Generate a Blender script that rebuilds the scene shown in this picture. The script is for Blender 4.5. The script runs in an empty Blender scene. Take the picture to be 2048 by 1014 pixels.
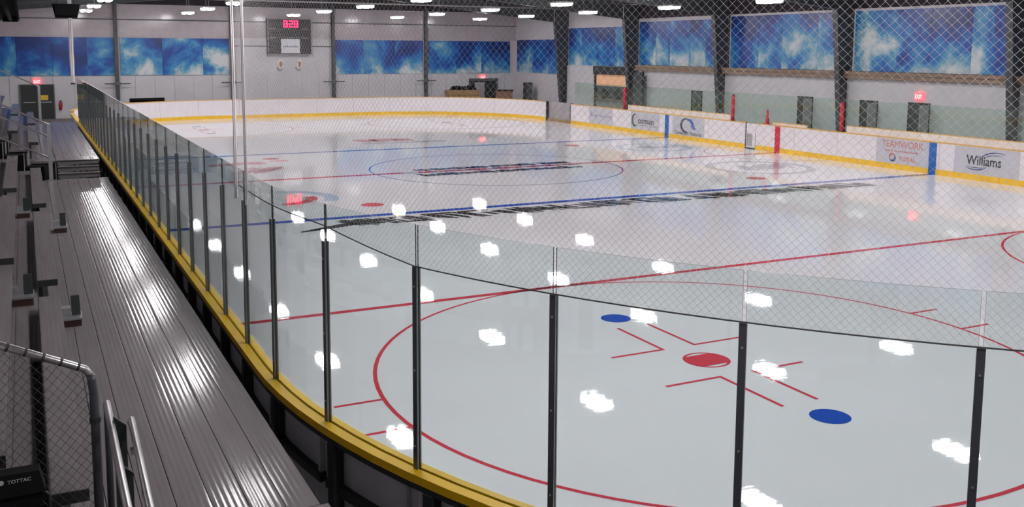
import bpy, math, random
from mathutils import Matrix, Vector
random.seed(7)
sc = bpy.context.scene
col = sc.collection

# ------------------------------------------------------------------ camera, world, exposure
cam_d = bpy.data.cameras.new('camera')
cam_d.sensor_width = 36.0
cam_d.lens = 1940.57 / 2048 * 36.0
cam_d.shift_y = -(507 - 333.52) / 2048
cam_d.clip_start = 0.05
cam_d.clip_end = 400
cam = bpy.data.objects.new('camera', cam_d)
col.objects.link(cam)
cam.matrix_world = Matrix(((0.8940970, 0.0485306, -0.4452363, -15.2075),
                           (-0.4478372, 0.1095111, -0.8873833, -31.5824),
                           (0.0056931, 0.9928001, 0.1196474, 4.2715),
                           (0, 0, 0, 1)))
sc.camera = cam
world = bpy.data.worlds.new('world')
sc.world = world
world.use_nodes = True
world.node_tree.nodes['Background'].inputs[0].default_value = (0.02, 0.02, 0.024, 1)
sc.view_settings.view_transform = 'Standard'
sc.view_settings.look = 'None'
sc.view_settings.gamma = 1.0
sc.view_settings.use_curve_mapping = False
sc.view_settings.exposure = 0.0
try:
    sc.cycles.use_denoising = True
    sc.cycles.max_bounces = 8
    sc.cycles.transparent_max_bounces = 24
    sc.cycles.caustics_reflective = False
    sc.cycles.caustics_refractive = False
except Exception:
    pass
LAMP = 70.0           # radiance of the ceiling lamp diffusers

# ------------------------------------------------------------------ materials
MATS = {}
def nd(nt, t, **kw):
    n = nt.nodes.new(t)
    for k, v in kw.items():
        setattr(n, k, v)
    return n
def mat(name, c, rough=0.5, metal=0.0, var=0.08, vs=3.0, bump=0.0, bs=40.0, ior=1.45, emit=None, es=1.0, stretch=None):
    if name in MATS:
        return MATS[name]
    m = bpy.data.materials.new(name)
    m.use_nodes = True
    nt = m.node_tree
    b = nt.nodes['Principled BSDF']
    b.inputs['Roughness'].default_value = rough
    b.inputs['Metallic'].default_value = metal
    b.inputs['IOR'].default_value = ior
    tc = nd(nt, 'ShaderNodeTexCoord')
    mp = nd(nt, 'ShaderNodeMapping')
    if stretch:
        mp.inputs['Scale'].default_value = stretch
    nt.links.new(tc.outputs['Object'], mp.inputs['Vector'])
    no = nd(nt, 'ShaderNodeTexNoise')
    no.inputs['Scale'].default_value = vs
    no.inputs['Detail'].default_value = 5
    nt.links.new(mp.outputs[0], no.inputs['Vector'])
    rp = nd(nt, 'ShaderNodeValToRGB')
    rp.color_ramp.elements[0].position = 0.3
    rp.color_ramp.elements[1].position = 0.7
    rp.color_ramp.elements[0].color = tuple(x * (1 - var) for x in c) + (1,)
    rp.color_ramp.elements[1].color = tuple(min(1, x * (1 + var)) for x in c) + (1,)
    nt.links.new(no.outputs['Fac'], rp.inputs['Fac'])
    nt.links.new(rp.outputs['Color'], b.inputs['Base Color'])
    if bump > 0:
        n2 = nd(nt, 'ShaderNodeTexNoise')
        n2.inputs['Scale'].default_value = bs
        nt.links.new(mp.outputs[0], n2.inputs['Vector'])
        bp = nd(nt, 'ShaderNodeBump')
        bp.inputs['Strength'].default_value = bump
        bp.inputs['Distance'].default_value = 0.01
        nt.links.new(n2.outputs['Fac'], bp.inputs['Height'])
        nt.links.new(bp.outputs[0], b.inputs['Normal'])
    if emit:
        b.inputs['Emission Color'].default_value = tuple(emit) + (1,)
        b.inputs['Emission Strength'].default_value = es
    MATS[name] = m
    return m

def ice_mat(name, c, var=0.02):
    m = bpy.data.materials.new(name)
    m.use_nodes = True
    nt = m.node_tree
    b = nt.nodes['Principled BSDF']
    b.inputs['IOR'].default_value = 1.33
    tc = nd(nt, 'ShaderNodeTexCoord')
    no = nd(nt, 'ShaderNodeTexNoise')
    no.inputs['Scale'].default_value = 0.35
    no.inputs['Detail'].default_value = 6
    nt.links.new(tc.outputs['Object'], no.inputs['Vector'])
    rp = nd(nt, 'ShaderNodeValToRGB')
    rp.color_ramp.elements[0].position = 0.3
    rp.color_ramp.elements[1].position = 0.7
    rp.color_ramp.elements[0].color = tuple(x * (1 - var) for x in c) + (1,)
    rp.color_ramp.elements[1].color = tuple(min(1, x * (1 + var)) for x in c) + (1,)
    nt.links.new(no.outputs['Fac'], rp.inputs['Fac'])
    nt.links.new(rp.outputs['Color'], b.inputs['Base Color'])
    # skate-worn sheen: roughness drifts, faint scratches tilt the normal
    mr = nd(nt, 'ShaderNodeMapRange')
    mr.inputs['To Min'].default_value = 0.01
    mr.inputs['To Max'].default_value = 0.03
    nt.links.new(no.outputs['Fac'], mr.inputs['Value'])
    nt.links.new(mr.outputs[0], b.inputs['Roughness'])
    mp = nd(nt, 'ShaderNodeMapping')
    mp.inputs['Rotation'].default_value = (0, 0, 0.5)
    mp.inputs['Scale'].default_value = (1.0, 3.0, 1.0)
    nt.links.new(tc.outputs['Object'], mp.inputs['Vector'])
    n2 = nd(nt, 'ShaderNodeTexNoise')
    n2.inputs['Scale'].default_value = 2.6
    n2.inputs['Detail'].default_value = 6
    nt.links.new(mp.outputs[0], n2.inputs['Vector'])
    bp = nd(nt, 'ShaderNodeBump')
    bp.inputs['Strength'].default_value = 0.04
    bp.inputs['Distance'].default_value = 0.012
    nt.links.new(n2.outputs['Fac'], bp.inputs['Height'])
    nt.links.new(bp.outputs[0], b.inputs['Normal'])
    MATS[name] = m
    return m

def glass_mat(name, tint):
    m = bpy.data.materials.new(name)
    m.use_nodes = True
    nt = m.node_tree
    nt.nodes.clear()
    out = nd(nt, 'ShaderNodeOutputMaterial')
    mix = nd(nt, 'ShaderNodeMixShader')
    tr = nd(nt, 'ShaderNodeBsdfTransparent')
    gl = nd(nt, 'ShaderNodeBsdfGlossy')
    lw = nd(nt, 'ShaderNodeLayerWeight')      # Schlick reflectance, the same from either face of the pane
    lw.inputs['Blend'].default_value = 0.5
    pw = nd(nt, 'ShaderNodeMath', operation='POWER')
    pw.inputs[1].default_value = 5.0
    nt.links.new(lw.outputs['Facing'], pw.inputs[0])
    fr = nd(nt, 'ShaderNodeMath', operation='MULTIPLY_ADD')
    fr.inputs[1].default_value = 0.96
    fr.inputs[2].default_value = 0.035
    nt.links.new(pw.outputs[0], fr.inputs[0])
    tr.inputs['Color'].default_value = tuple(tint) + (1,)
    gl.inputs['Color'].default_value = (0.9, 0.9, 0.9, 1)
    gl.inputs['Roughness'].default_value = 0.02
    nt.links.new(fr.outputs[0], mix.inputs[0])
    nt.links.new(tr.outputs[0], mix.inputs[1])
    nt.links.new(gl.outputs[0], mix.inputs[2])
    nt.links.new(mix.outputs[0], out.inputs[0])
    MATS[name] = m
    return m

def sky_mat(name, scale=0.55):
    m = bpy.data.materials.new(name)
    m.use_nodes = True
    nt = m.node_tree
    b = nt.nodes['Principled BSDF']
    b.inputs['Roughness'].default_value = 0.33
    tc = nd(nt, 'ShaderNodeTexCoord')
    oi = nd(nt, 'ShaderNodeObjectInfo')
    mul = nd(nt, 'ShaderNodeMath', operation='MULTIPLY')
    mul.inputs[1].default_value = 61.0
    nt.links.new(oi.outputs['Random'], mul.inputs[0])
    cmb = nd(nt, 'ShaderNodeCombineXYZ')
    for k in range(3):
        nt.links.new(mul.outputs[0], cmb.inputs[k])
    add = nd(nt, 'ShaderNodeVectorMath', operation='ADD')
    nt.links.new(tc.outputs['Object'], add.inputs[0])
    nt.links.new(cmb.outputs[0], add.inputs[1])
    no = nd(nt, 'ShaderNodeTexNoise')
    no.inputs['Scale'].default_value = scale
    no.inputs['Detail'].default_value = 8
    no.inputs['Roughness'].default_value = 0.62
    no.inputs['Distortion'].default_value = 0.35
    nt.links.new(add.outputs[0], no.inputs['Vector'])
    # the printed sky pales towards its horizon
    sep = nd(nt, 'ShaderNodeSeparateXYZ')
    nt.links.new(tc.outputs['Generated'], sep.inputs[0])
    ma = nd(nt, 'ShaderNodeMath', operation='MULTIPLY_ADD')
    ma.inputs[1].default_value = -0.16
    ma.inputs[2].default_value = 0.08
    nt.links.new(sep.outputs['Z'], ma.inputs[0])
    ad = nd(nt, 'ShaderNodeMath', operation='ADD')
    nt.links.new(no.outputs['Fac'], ad.inputs[0])
    nt.links.new(ma.outputs[0], ad.inputs[1])
    rp = nd(nt, 'ShaderNodeValToRGB')
    e = rp.color_ramp.elements
    e[0].position, e[0].color = 0.38, (0.004, 0.03, 0.17, 1)
    e[1].position, e[1].color = 0.66, (0.62, 0.66, 0.66, 1)
    for pos, cc in ((0.45, (0.005, 0.065, 0.33, 1)), (0.51, (0.012, 0.17, 0.47, 1)), (0.565, (0.08, 0.31, 0.50, 1)), (0.60, (0.30, 0.46, 0.54, 1))):
        x = e.new(pos)
        x.color = cc
    nt.links.new(ad.outputs[0], rp.inputs['Fac'])
    nt.links.new(rp.outputs['Color'], b.inputs['Base Color'])
    MATS[name] = m
    return m

ice_mat('ice', (0.80, 0.80, 0.82))
ice_mat('ice_red', (0.66, 0.06, 0.09), 0.08)
ice_mat('ice_blue', (0.02, 0.09, 0.50), 0.08)
ice_mat('ice_black', (0.05, 0.05, 0.055), 0.5)
ice_mat('ice_pink', (0.66, 0.26, 0.30), 0.12)
ice_mat('ice_grey', (0.46, 0.49, 0.53), 0.12)
ice_mat('ice_paleblue', (0.42, 0.54, 0.68), 0.12)
glass_mat('glass', (0.915, 0.965, 0.962))
glass_mat('glass_green', (0.85, 0.94, 0.89))
sky_mat('sky_print', 0.38)
mat('post_side', (0.25, 0.255, 0.26), 0.35, metal=0.5)
mat('glass_edge', (0.03, 0.06, 0.055), 0.3)
mat('white_board', (0.80, 0.76, 0.78), 0.35, var=0.03)
mat('board_back', (0.60, 0.58, 0.62), 0.6)
mat('stud_grey', (0.55, 0.55, 0.56), 0.5)
mat('yellow', (0.90, 0.53, 0.005), 0.38, var=0.05)
mat('kick_yellow', (0.85, 0.52, 0.03), 0.4, var=0.08)
mat('cap_beige', (0.72, 0.58, 0.42), 0.45)
mat('header_beige', (0.78, 0.72, 0.66), 0.45)
mat('orange_edge', (0.72, 0.42, 0.10), 0.45)
mat('post_metal', (0.10, 0.11, 0.125), 0.4, metal=0.4)
mat('aluminium', (0.24, 0.216, 0.22), 0.10, metal=0.0, ior=1.12, var=0.08, vs=2.0, stretch=(6, 0.6, 6))
mat('alu_tube', (0.62, 0.60, 0.61), 0.3, metal=0.9)
mat('galv', (0.55, 0.55, 0.57), 0.35, metal=0.8)
mat('dark_steel', (0.045, 0.048, 0.052), 0.5, metal=0.3)
mat('frame_steel', (0.075, 0.08, 0.085), 0.45, metal=0.2, var=0.2)
mat('black', (0.006, 0.006, 0.007), 0.85, ior=1.25)
mat('black_plate', (0.02, 0.028, 0.026), 0.45)
mat('concrete', (0.16, 0.15, 0.15), 0.7, var=0.15, bump=0.1)
mat('wall_white', (0.60, 0.57, 0.60), 0.5, var=0.03)
mat('wall_panel', (0.58, 0.57, 0.59), 0.45, var=0.04, vs=1.2)
mat('wall_upper', (0.46, 0.41, 0.43), 0.16, var=0.06)
mat('block_wall', (0.60, 0.59, 0.61), 0.6, var=0.04)
mat('ceiling_dark', (0.030, 0.024, 0.030), 0.8, var=0.2)
mat('purlin', (0.05, 0.045, 0.05), 0.6)
mat('brown_beam', (0.26, 0.18, 0.13), 0.6, var=0.15, vs=4, stretch=(1, 0.2, 3))
mat('net_white', (0.55, 0.54, 0.55), 0.7)
mat('net_fold', (0.85, 0.82, 0.83), 0.8)
mat('rope_dark', (0.05, 0.05, 0.05), 0.7)
mat('fence_wire', (0.07, 0.07, 0.07), 0.5, metal=0.3)
mat('red_pad', (0.50, 0.02, 0.04), 0.5)
mat('door_grey', (0.10, 0.115, 0.115), 0.45)
mat('door_dark', (0.03, 0.034, 0.034), 0.5)
mat('peach', (0.85, 0.50, 0.30), 0.6, emit=(1.0, 0.52, 0.28), es=0.16)  # emission put in for the hatch's interior light; the panel is no lamp
mat('yellow_sign', (0.75, 0.5, 0.05), 0.5)
mat('wood', (0.36, 0.22, 0.10), 0.6, var=0.2, vs=6)
mat('lamp', (0.9, 0.9, 0.9), 0.5, emit=(1.0, 0.955, 0.975), es=LAMP)
mat('lamp_housing', (0.5, 0.5, 0.5), 0.4)
mat('exit_red', (0.8, 0.05, 0.06), 0.5, emit=(1.0, 0.06, 0.08), es=3.0)
mat('exit_letter', (0.9, 0.5, 0.5), 0.5, emit=(1.0, 0.35, 0.35), es=3.5)
mat('led_red', (0.9, 0.02, 0.05), 0.5, emit=(1.0, 0.02, 0.10), es=4.0)
mat('score_black', (0.035, 0.033, 0.035), 0.4)
mat('score_line', (0.30, 0.29, 0.30), 0.5)
mat('panel_white', (0.70, 0.70, 0.74), 0.4)
mat('ad_grey', (0.55, 0.55, 0.59), 0.4, var=0.03)
mat('ink_red', (0.60, 0.16, 0.12), 0.45)
mat('ink_black', (0.05, 0.05, 0.06), 0.45)
mat('ink_purple', (0.30, 0.27, 0.42), 0.45)
mat('ink_blue', (0.04, 0.13, 0.45), 0.45)
mat('ink_navy', (0.05, 0.08, 0.22), 0.45)
mat('ink_green', (0.10, 0.28, 0.18), 0.45)
mat('stripe_blue', (0.02, 0.13, 0.42), 0.4)
mat('stripe_red', (0.55, 0.03, 0.06), 0.4)
mat('gate_grey', (0.36, 0.34, 0.35), 0.5)
mat('brown_orn', (0.36, 0.20, 0.14), 0.6)
mat('step_brown', (0.075, 0.035, 0.03), 0.6)
mat('white_paint', (0.75, 0.73, 0.72), 0.5)
mat('bag_text', (0.4, 0.4, 0.4), 0.6)

def twine_mat(name, c):
    m = bpy.data.materials.new(name)
    m.use_nodes = True
    nt = m.node_tree
    b = nt.nodes['Principled BSDF']
    b.inputs['Base Color'].default_value = tuple(c) + (1,)
    b.inputs['Roughness'].default_value = 0.6
    tl = nd(nt, 'ShaderNodeBsdfTranslucent')
    tl.inputs['Color'].default_value = tuple(c) + (1,)
    mx = nd(nt, 'ShaderNodeMixShader')
    mx.inputs[0].default_value = 0.35
    nt.links.new(b.outputs[0], mx.inputs[1])
    nt.links.new(tl.outputs[0], mx.inputs[2])
    nt.links.new(mx.outputs[0], nt.nodes['Material Output'].inputs[0])
    MATS[name] = m
twine_mat('twine', (0.70, 0.69, 0.70))

# ------------------------------------------------------------------ mesh helpers
class MB:
    def __init__(s):
        s.v, s.f, s.m = [], [], []
    def add(s, vs, fs, mi=0):
        o = len(s.v)
        s.v += [tuple(p) for p in vs]
        s.f += [tuple(i + o for i in f) for f in fs]
        s.m += [mi] * len(fs)
        return s
    def hexa(s, p, mi=0):                 # 8 points: bottom ring then top ring
        return s.add(p, [(3, 2, 1, 0), (4, 5, 6, 7), (0, 1, 5, 4), (1, 2, 6, 5), (2, 3, 7, 6), (3, 0, 4, 7)], mi)
    def box(s, x0, x1, y0, y1, z0, z1, mi=0):
        return s.hexa([(x0, y0, z0), (x1, y0, z0), (x1, y1, z0), (x0, y1, z0), (x0, y0, z1), (x1, y0, z1), (x1, y1, z1), (x0, y1, z1)], mi)
    def prism(s, poly, f0, f1, mi=0):     # poly of 2D points, f0/f1 map (a,b)->3D for both ends
        n = len(poly)
        return s.add([f0(*p) for p in poly] + [f1(*p) for p in poly],
                     [tuple(range(n))[::-1], tuple(range(n, 2 * n))] + [(i, (i + 1) % n, n + (i + 1) % n, n + i) for i in range(n)], mi)
    def tube(s, pts, r, n=8, mi=0, caps=True):
        pts = [Vector(p) for p in pts]
        vs, fs = [], []
        u = None
        for i, p in enumerate(pts):
            d = (pts[min(i + 1, len(pts) - 1)] - pts[max(i - 1, 0)]).normalized()
            if u is None:
                a = Vector((0, 0, 1)) if abs(d.z) < 0.9 else Vector((1, 0, 0))
                u = d.cross(a).normalized()
            u = (u - d * u.dot(d)).normalized()
            w = d.cross(u)
            rr = r[i] if isinstance(r, (list, tuple)) else r
            for k in range(n):
                t = 2 * math.pi * k / n
                vs.append(p + u * (rr * math.cos(t)) + w * (rr * math.sin(t)))
        for i in range(len(pts) - 1):
            for k in range(n):
                fs.append((i * n + k, i * n + (k + 1) % n, (i + 1) * n + (k + 1) % n, (i + 1) * n + k))
        if caps:
            fs.append(tuple(range(n))[::-1])
            fs.append(tuple((len(pts) - 1) * n + k for k in range(n)))
        return s.add(vs, fs, mi)
    def ring(s, cx, cy, r0, r1, z, a0=0, a1=2 * math.pi, n=64, mi=0):
        for i in range(n):
            t0, t1 = a0 + (a1 - a0) * i / n, a0 + (a1 - a0) * (i + 1) / n
            s.add([(cx + r0 * math.cos(t0), cy + r0 * math.sin(t0), z), (cx + r1 * math.cos(t0), cy + r1 * math.sin(t0), z),
                   (cx + r1 * math.cos(t1), cy + r1 * math.sin(t1), z), (cx + r0 * math.cos(t1), cy + r0 * math.sin(t1), z)], [(0, 1, 2, 3)], mi)
        return s
    def flat(s, pts, z, mi=0):
        return s.add([(x, y, z) for x, y in pts], [tuple(range(len(pts)))], mi)
    def mesh(s, name, mats, smooth=False):
        me = bpy.data.meshes.new(name)
        me.from_pydata(s.v, [], s.f)
        for mm in (mats if isinstance(mats, (list, tuple)) else [mats]):
            me.materials.append(MATS[mm])
        if max(s.m, default=0) > 0:
            me.polygons.foreach_set('material_index', s.m)
        if smooth:
            me.polygons.foreach_set('use_smooth', [True] * len(s.f))
        me.update()
        return me
    def build(s, name, mats, parent=None, smooth=False):
        return link(name, s.mesh(name, mats, smooth), parent)

def link(name, me, parent=None, loc=None, rotz=0.0):
    o = bpy.data.objects.new(name, me)
    col.objects.link(o)
    if parent is not None:
        o.parent = parent
        # every part is built in world coordinates, so a parent only contributes its own location
        o.matrix_parent_inverse = Matrix.Translation(-Vector(parent.location))
    if loc is not None:
        o.location = loc
    o.rotation_euler = (0, 0, rotz)
    return o
def tag(o, label=None, cat=None, group=None, kind=None):
    if label: o['label'] = label
    if cat: o['category'] = cat
    if group: o['group'] = group
    if kind: o['kind'] = kind
    return o
def thing(name, loc, label, cat, group=None, kind=None):
    o = bpy.data.objects.new(name, None)
    o.empty_display_size = 0.2
    col.objects.link(o)
    o.location = loc
    return tag(o, label, cat, group, kind)
def struct(name, mb, mats, label=None, cat=None, smooth=False):
    o = mb.build(name, mats, None, smooth)
    return tag(o, label, cat, None, 'structure')
def text_mesh(txt, size, m, align='CENTER', bold=0.0, shear=0.0):
    cu = bpy.data.curves.new('txt', 'FONT')
    cu.body = txt
    cu.size = size
    cu.align_x = align
    cu.offset = bold
    cu.shear = shear
    cu.resolution_u = 3
    ob = bpy.data.objects.new('txt', cu)
    col.objects.link(ob)
    dg = bpy.context.evaluated_depsgraph_get()
    me = bpy.data.meshes.new_from_object(ob.evaluated_get(dg))
    bpy.data.objects.remove(ob)
    bpy.data.curves.remove(cu)
    me.materials.clear()
    me.materials.append(MATS[m])
    return me
def text_on(name, txt, size, m, parent, origin, ax, ay, align='CENTER', bold=0.0, sx=1.0, shear=0.0):
    """lettering whose local x runs along ax and local y along ay, from origin (world)"""
    me = text_mesh(txt, size, m, align, bold, shear)
    ax, ay, og = Vector(ax), Vector(ay), Vector(origin)
    for v in me.vertices:
        v.co = og + ax * (v.co.x * sx) + ay * v.co.y
    me.name = name
    return link(name, me, parent)

# ------------------------------------------------------------------ rink outline (line of the glass)
XL, XR, YN, YF, RC = -13.15, 13.28, -30.48, 29.16, 8.53
L1 = (YF - RC) - (YN + RC)
AQ = RC * math.pi / 2
LE = (XR - XL) - 2 * RC
S_RIGHT = L1 + AQ + LE + AQ
S_FAR = S_RIGHT + L1 + AQ
TOTAL = S_FAR + LE + AQ
def P(s, off=0.0):
    """point at arc length s, offset outwards by off; s=0 at the far end of the left straight"""
    s = s % TOTAL
    def arc(cx, cy, a0, t):
        a = a0 + t / RC
        return cx + (RC + off) * math.cos(a), cy + (RC + off) * math.sin(a)
    if s < L1: return XL - off, YF - RC - s
    s -= L1
    if s < AQ: return arc(XL + RC, YN + RC, math.pi, s)
    s -= AQ
    if s < LE: return XL + RC + s, YN - off
    s -= LE
    if s < AQ: return arc(XR - RC, YN + RC, 1.5 * math.pi, s)
    s -= AQ
    if s < L1: return XR + off, YN + RC + s
    s -= L1
    if s < AQ: return arc(XR - RC, YF - RC, 0, s)
    s -= AQ
    if s < LE: return XR - RC - s, YF + off
    s -= LE
    return arc(XL + RC, YF - RC, math.pi / 2, s)
def sL(y): return YF - RC - y                 # left straight
def sR(y): return S_RIGHT + (y - (YN + RC))   # right straight
def strip(s0, s1, o0, o1, z0, z1, step=0.45, edge=0, mb=None):
    mb = mb or MB()
    n = max(1, int(math.ceil((s1 - s0) / step)))
    vs, fs, ms = [], [], []
    for i in range(n + 1):
        s = s0 + (s1 - s0) * i / n
        a, b = P(s, o0), P(s, o1)
        vs += [(a[0], a[1], z0), (b[0], b[1], z0), (b[0], b[1], z1), (a[0], a[1], z1)]
    for i in range(n):
        k, q = i * 4, i * 4 + 4
        for j in range(4):
            fs.append((k + j, q + j, q + (j + 1) % 4, k + (j + 1) % 4))
            ms.append(edge if j in (0, 2) else 0)
    fs += [(0, 1, 2, 3), (n * 4 + 3, n * 4 + 2, n * 4 + 1, n * 4)]
    ms += [edge, edge]
    o = len(mb.v)
    mb.v += vs
    mb.f += [tuple(i + o for i in f) for f in fs]
    mb.m += ms
    return mb

# ================================================================== THE SETTING
WX0, WX1, WY0, WY1 = -17.2, 17.7, -40.0, 33.5
RIDGE_X = 0.25
def roof_z(x, eave=7.05, slope=0.085):
    return eave + slope * ((WX1 - WX0) / 2 - abs(x - RIDGE_X))

m = MB()
m.box(WX0 - 0.3, WX1 + 0.3, WY0 - 0.3, WY1 + 0.3, -0.35, -0.04)
struct('floor', m, 'concrete', 'dark bare concrete floor around the ice rink', 'floor')

m = MB()
pts = []
for i in range(240):
    pts.append(P(TOTAL * i / 240, -0.02))
m.add([(x, y, 0.0) for x, y in pts] + [(x, y, -0.03) for x, y in pts],
      [tuple(range(240)), tuple(range(240, 480))[::-1]] + [(i, (i + 1) % 240, 240 + (i + 1) % 240, 240 + i)[::-1] for i in range(240)])
ice = struct('ice_sheet', m, 'ice', 'glossy white ice sheet with red and blue painted lines', 'ice')

# far wall with its cladding panels
m = MB()
gp = [(WX0 - 0.2, -0.04), (WX1 + 0.2, -0.04), (WX1 + 0.2, roof_z(WX1)), (RIDGE_X, roof_z(RIDGE_X)), (WX0 - 0.2, roof_z(WX0))]
m.prism(gp, lambda a, b: (a, WY1, b), lambda a, b: (a, WY1 + 0.2, b))
wf = struct('wall_far', m, 'wall_white', 'white clad end wall behind the far boards', 'wall')
x = WX0 + 0.02
cols_far = [-10.03, -3.04, 3.70, 10.45]
while x < WX1 - 0.2:
    w = min(1.17, WX1 - x)
    MB().box(x + 0.012, x + w - 0.012, WY1 - 0.035, WY1, -0.04, 2.52).build('panel', 'wall_panel', wf)
    x += 1.17
# insulated upper cladding, horizontal bands
edges = [WX0] + cols_far + [WX1]
for a, b in zip(edges[:-1], edges[1:]):
    MB().box(a + 0.02, b - 0.02, WY1 - 0.03, WY1, 4.93, 5.98).build('panel', 'wall_upper', wf)
    MB().box(a + 0.02, b - 0.02, WY1 - 0.06, WY1, 6.05, 6.9).build('panel', 'wall_upper', wf)
MB().box(cols_far[1] + 0.02, cols_far[2] - 0.02, WY1 - 0.03, WY1, 2.55, 4.9).build('panel', 'wall_panel', wf)
for z in (6.0, 4.42):
    if z > 5:
        MB().box(WX0, WX1, WY1 - 0.14, WY1, z - 0.03, z + 0.03).build('girt', 'frame_steel', wf)
    else:
        MB().box(cols_far[1], cols_far[2], WY1 - 0.1, WY1, z - 0.025, z + 0.025).build('girt', 'frame_steel', wf)

MB().prism([(WX0, 6.95), (WX1, 6.95), (WX1, roof_z(WX1)), (RIDGE_X, roof_z(RIDGE_X)), (WX0, roof_z(WX0))], lambda a, b: (a, WY1 - 0.08, b), lambda a, b: (a, WY1 - 0.001, b)).build('insulation', 'ceiling_dark', wf)
# right wall: block wall below, cladding above
m = MB().box(WX1, WX1 + 0.2, WY0, WY1, -0.04, roof_z(WX1))
wr = struct('wall_right', m, 'wall_white', 'white side wall behind the advertising boards', 'wall')
MB().box(17.55, WX1, -26, 16.9, -0.04, 3.09).build('block_wall', 'block_wall', wr)
MB().box(17.55, WX1, 21.95, 25.5, -0.04, 3.25).build('block_wall', 'block_wall', wr)
struct('trim_3', MB().box(WX1 - 0.1, WX1 - 0.002, -30, 17.3, 6.15, roof_z(WX1) - 0.03), 'ceiling_dark', 'black insulation band above the side wall murals', 'insulation')
m = MB().box(17.34, 17.66, -26, 17.0, 3.10, 3.42)
m.box(17.28, 17.66, -26, 17.0, 3.28, 3.42)
struct('trim_1', m, 'brown_beam', 'long brown timber beam under the side wall murals', 'beam')
m = MB().box(17.45, 17.6, 18.0, 22.0, 2.76, 3.28)
struct('trim_2', m, 'dark_steel', 'dark lintel over the lit serving hatch', 'beam')
m = MB().box(WX0 - 0.2, WX0, WY0, WY1, -0.04, roof_z(WX0))
struct('wall_left', m, 'wall_white', 'white side wall behind the bleachers', 'wall')
m = MB().prism(gp, lambda a, b: (a, WY0 - 0.2, b), lambda a, b: (a, WY0, b))
struct('wall_near', m, 'wall_white', 'white end wall behind the viewer', 'wall')

# ceiling (two slopes) with purlins
m = MB()
for xa, xb in ((WX0 - 0.2, RIDGE_X), (RIDGE_X, WX1 + 0.2)):
    m.hexa([(xa, WY0, roof_z(xa)), (xb, WY0, roof_z(xb)), (xb, WY1 + .2, roof_z(xb)), (xa, WY1 + .2, roof_z(xa)),
            (xa, WY0, roof_z(xa) + .15), (xb, WY0, roof_z(xb) + .15), (xb, WY1 + .2, roof_z(xb) + .15), (xa, WY1 + .2, roof_z(xa) + .15)])
ceil = struct('ceiling', m, 'ceiling_dark', 'dark insulated pitched ceiling over the rink', 'ceiling')
for k in range(23):
    xx = -16.5 + 1.5 * k
    MB().box(xx - 0.05, xx + 0.05, WY0, WY1, roof_z(xx) - 0.22, roof_z(xx) - 0.006).build('purlin', 'purlin', ceil)

# ================================================================== STEEL FRAMES
def make_frame(y, lab):
    root = thing('steel_frame', (0, y, -0.04), lab, 'steel frame', 'steel portal frames of the hall')
    for sx in (-1, 1):
        wall = WX1 if sx > 0 else WX0
        def X(d): return wall - sx * d           # d = distance inwards from the wall
        c = MB()
        zt = 6.95
        # web
        web = [(0.04, -0.04), (0.42, -0.04), (1.02, 6.15), (1.02, zt), (0.04, zt)]
        c.prism(web, lambda a, b: (X(a), y - 0.012, b), lambda a, b: (X(a), y + 0.012, b))
        # inner flange, outer flange
        c.prism([(0.42, -0.04), (0.46, -0.04), (1.06, 6.15), (1.02, 6.15)], lambda a, b: (X(a), y - 0.14, b), lambda a, b: (X(a), y + 0.14, b))
        c.prism([(0.01, -0.04), (0.05, -0.04), (0.05, zt), (0.01, zt)], lambda a, b: (X(a), y - 0.14, b), lambda a, b: (X(a), y + 0.14, b))
        c.build('column', 'frame_steel', root)
        r = MB()
        d1 = abs(wall - RIDGE_X)
        zr = lambda d: roof_z(X(d)) - 0.235
        low = lambda d: 6.15 + (zr(d1) - 0.55 - 6.15) * (d - 1.02) / (d1 - 1.02)
        web = [(1.07, low(1.07)), (d1, low(d1)), (d1, zr(d1)), (1.07, zr(1.07))]
        r.prism(web, lambda a, b: (X(a), y - 0.012, b), lambda a, b: (X(a), y + 0.012, b))
        for f in (low, zr):
            t = 0.035
            r.prism([(1.07, f(1.07)), (d1, f(d1)), (d1, f(d1) - t), (1.07, f(1.07) - t)], lambda a, b: (X(a), y - 0.13, b), lambda a, b: (X(a), y + 0.13, b))
        r.build('rafter', 'frame_steel', root)
FRAME_Y = [25.75, 17.35, 8.95, 0.5, -7.95, -16.4, -24.8, -33.2]
FRAME_L = ['dark steel portal frame standing between the corner mural and the hatch mural',
           'dark steel portal frame standing between the hatch mural and the grey door mural',
           'dark steel portal frame standing just past the single grey door',
           'dark steel portal frame standing between the two dark side doorways',
           'dark steel portal frame standing past the exit sign door']
for k, y in enumerate(FRAME_Y):
    make_frame(y, FRAME_L[k] if k < 5 else 'dark steel portal frame over the near end of the rink')
# end wall posts
for xx in cols_far:
    t = thing('wall_post', (xx, WY1 - 0.15, -0.04), 'slim dark steel post on the white end wall', 'steel post', 'end wall posts')
    m = MB().box(xx - 0.10, xx + 0.10, WY1 - 0.30, WY1 - 0.28, -0.04, 7.2).box(xx - 0.10, xx + 0.10, WY1 - 0.085, WY1 - 0.065, -0.04, 7.2)
    m.box(xx - 0.012, xx + 0.012, WY1 - 0.28, WY1 - 0.085, -0.04, 7.2)
    m.build('post', 'frame_steel', t)
    MB().box(xx - 0.75, xx + 0.75, WY1 - 0.33, WY1 - 0.30, 2.02, 2.09).build('bracket_arm', 'frame_steel', t)
    MB().box(xx - 0.16, xx + 0.16, WY1 - 0.36, WY1 - 0.30, 1.96, 2.16).build('junction_box', 'door_grey', t)

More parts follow.
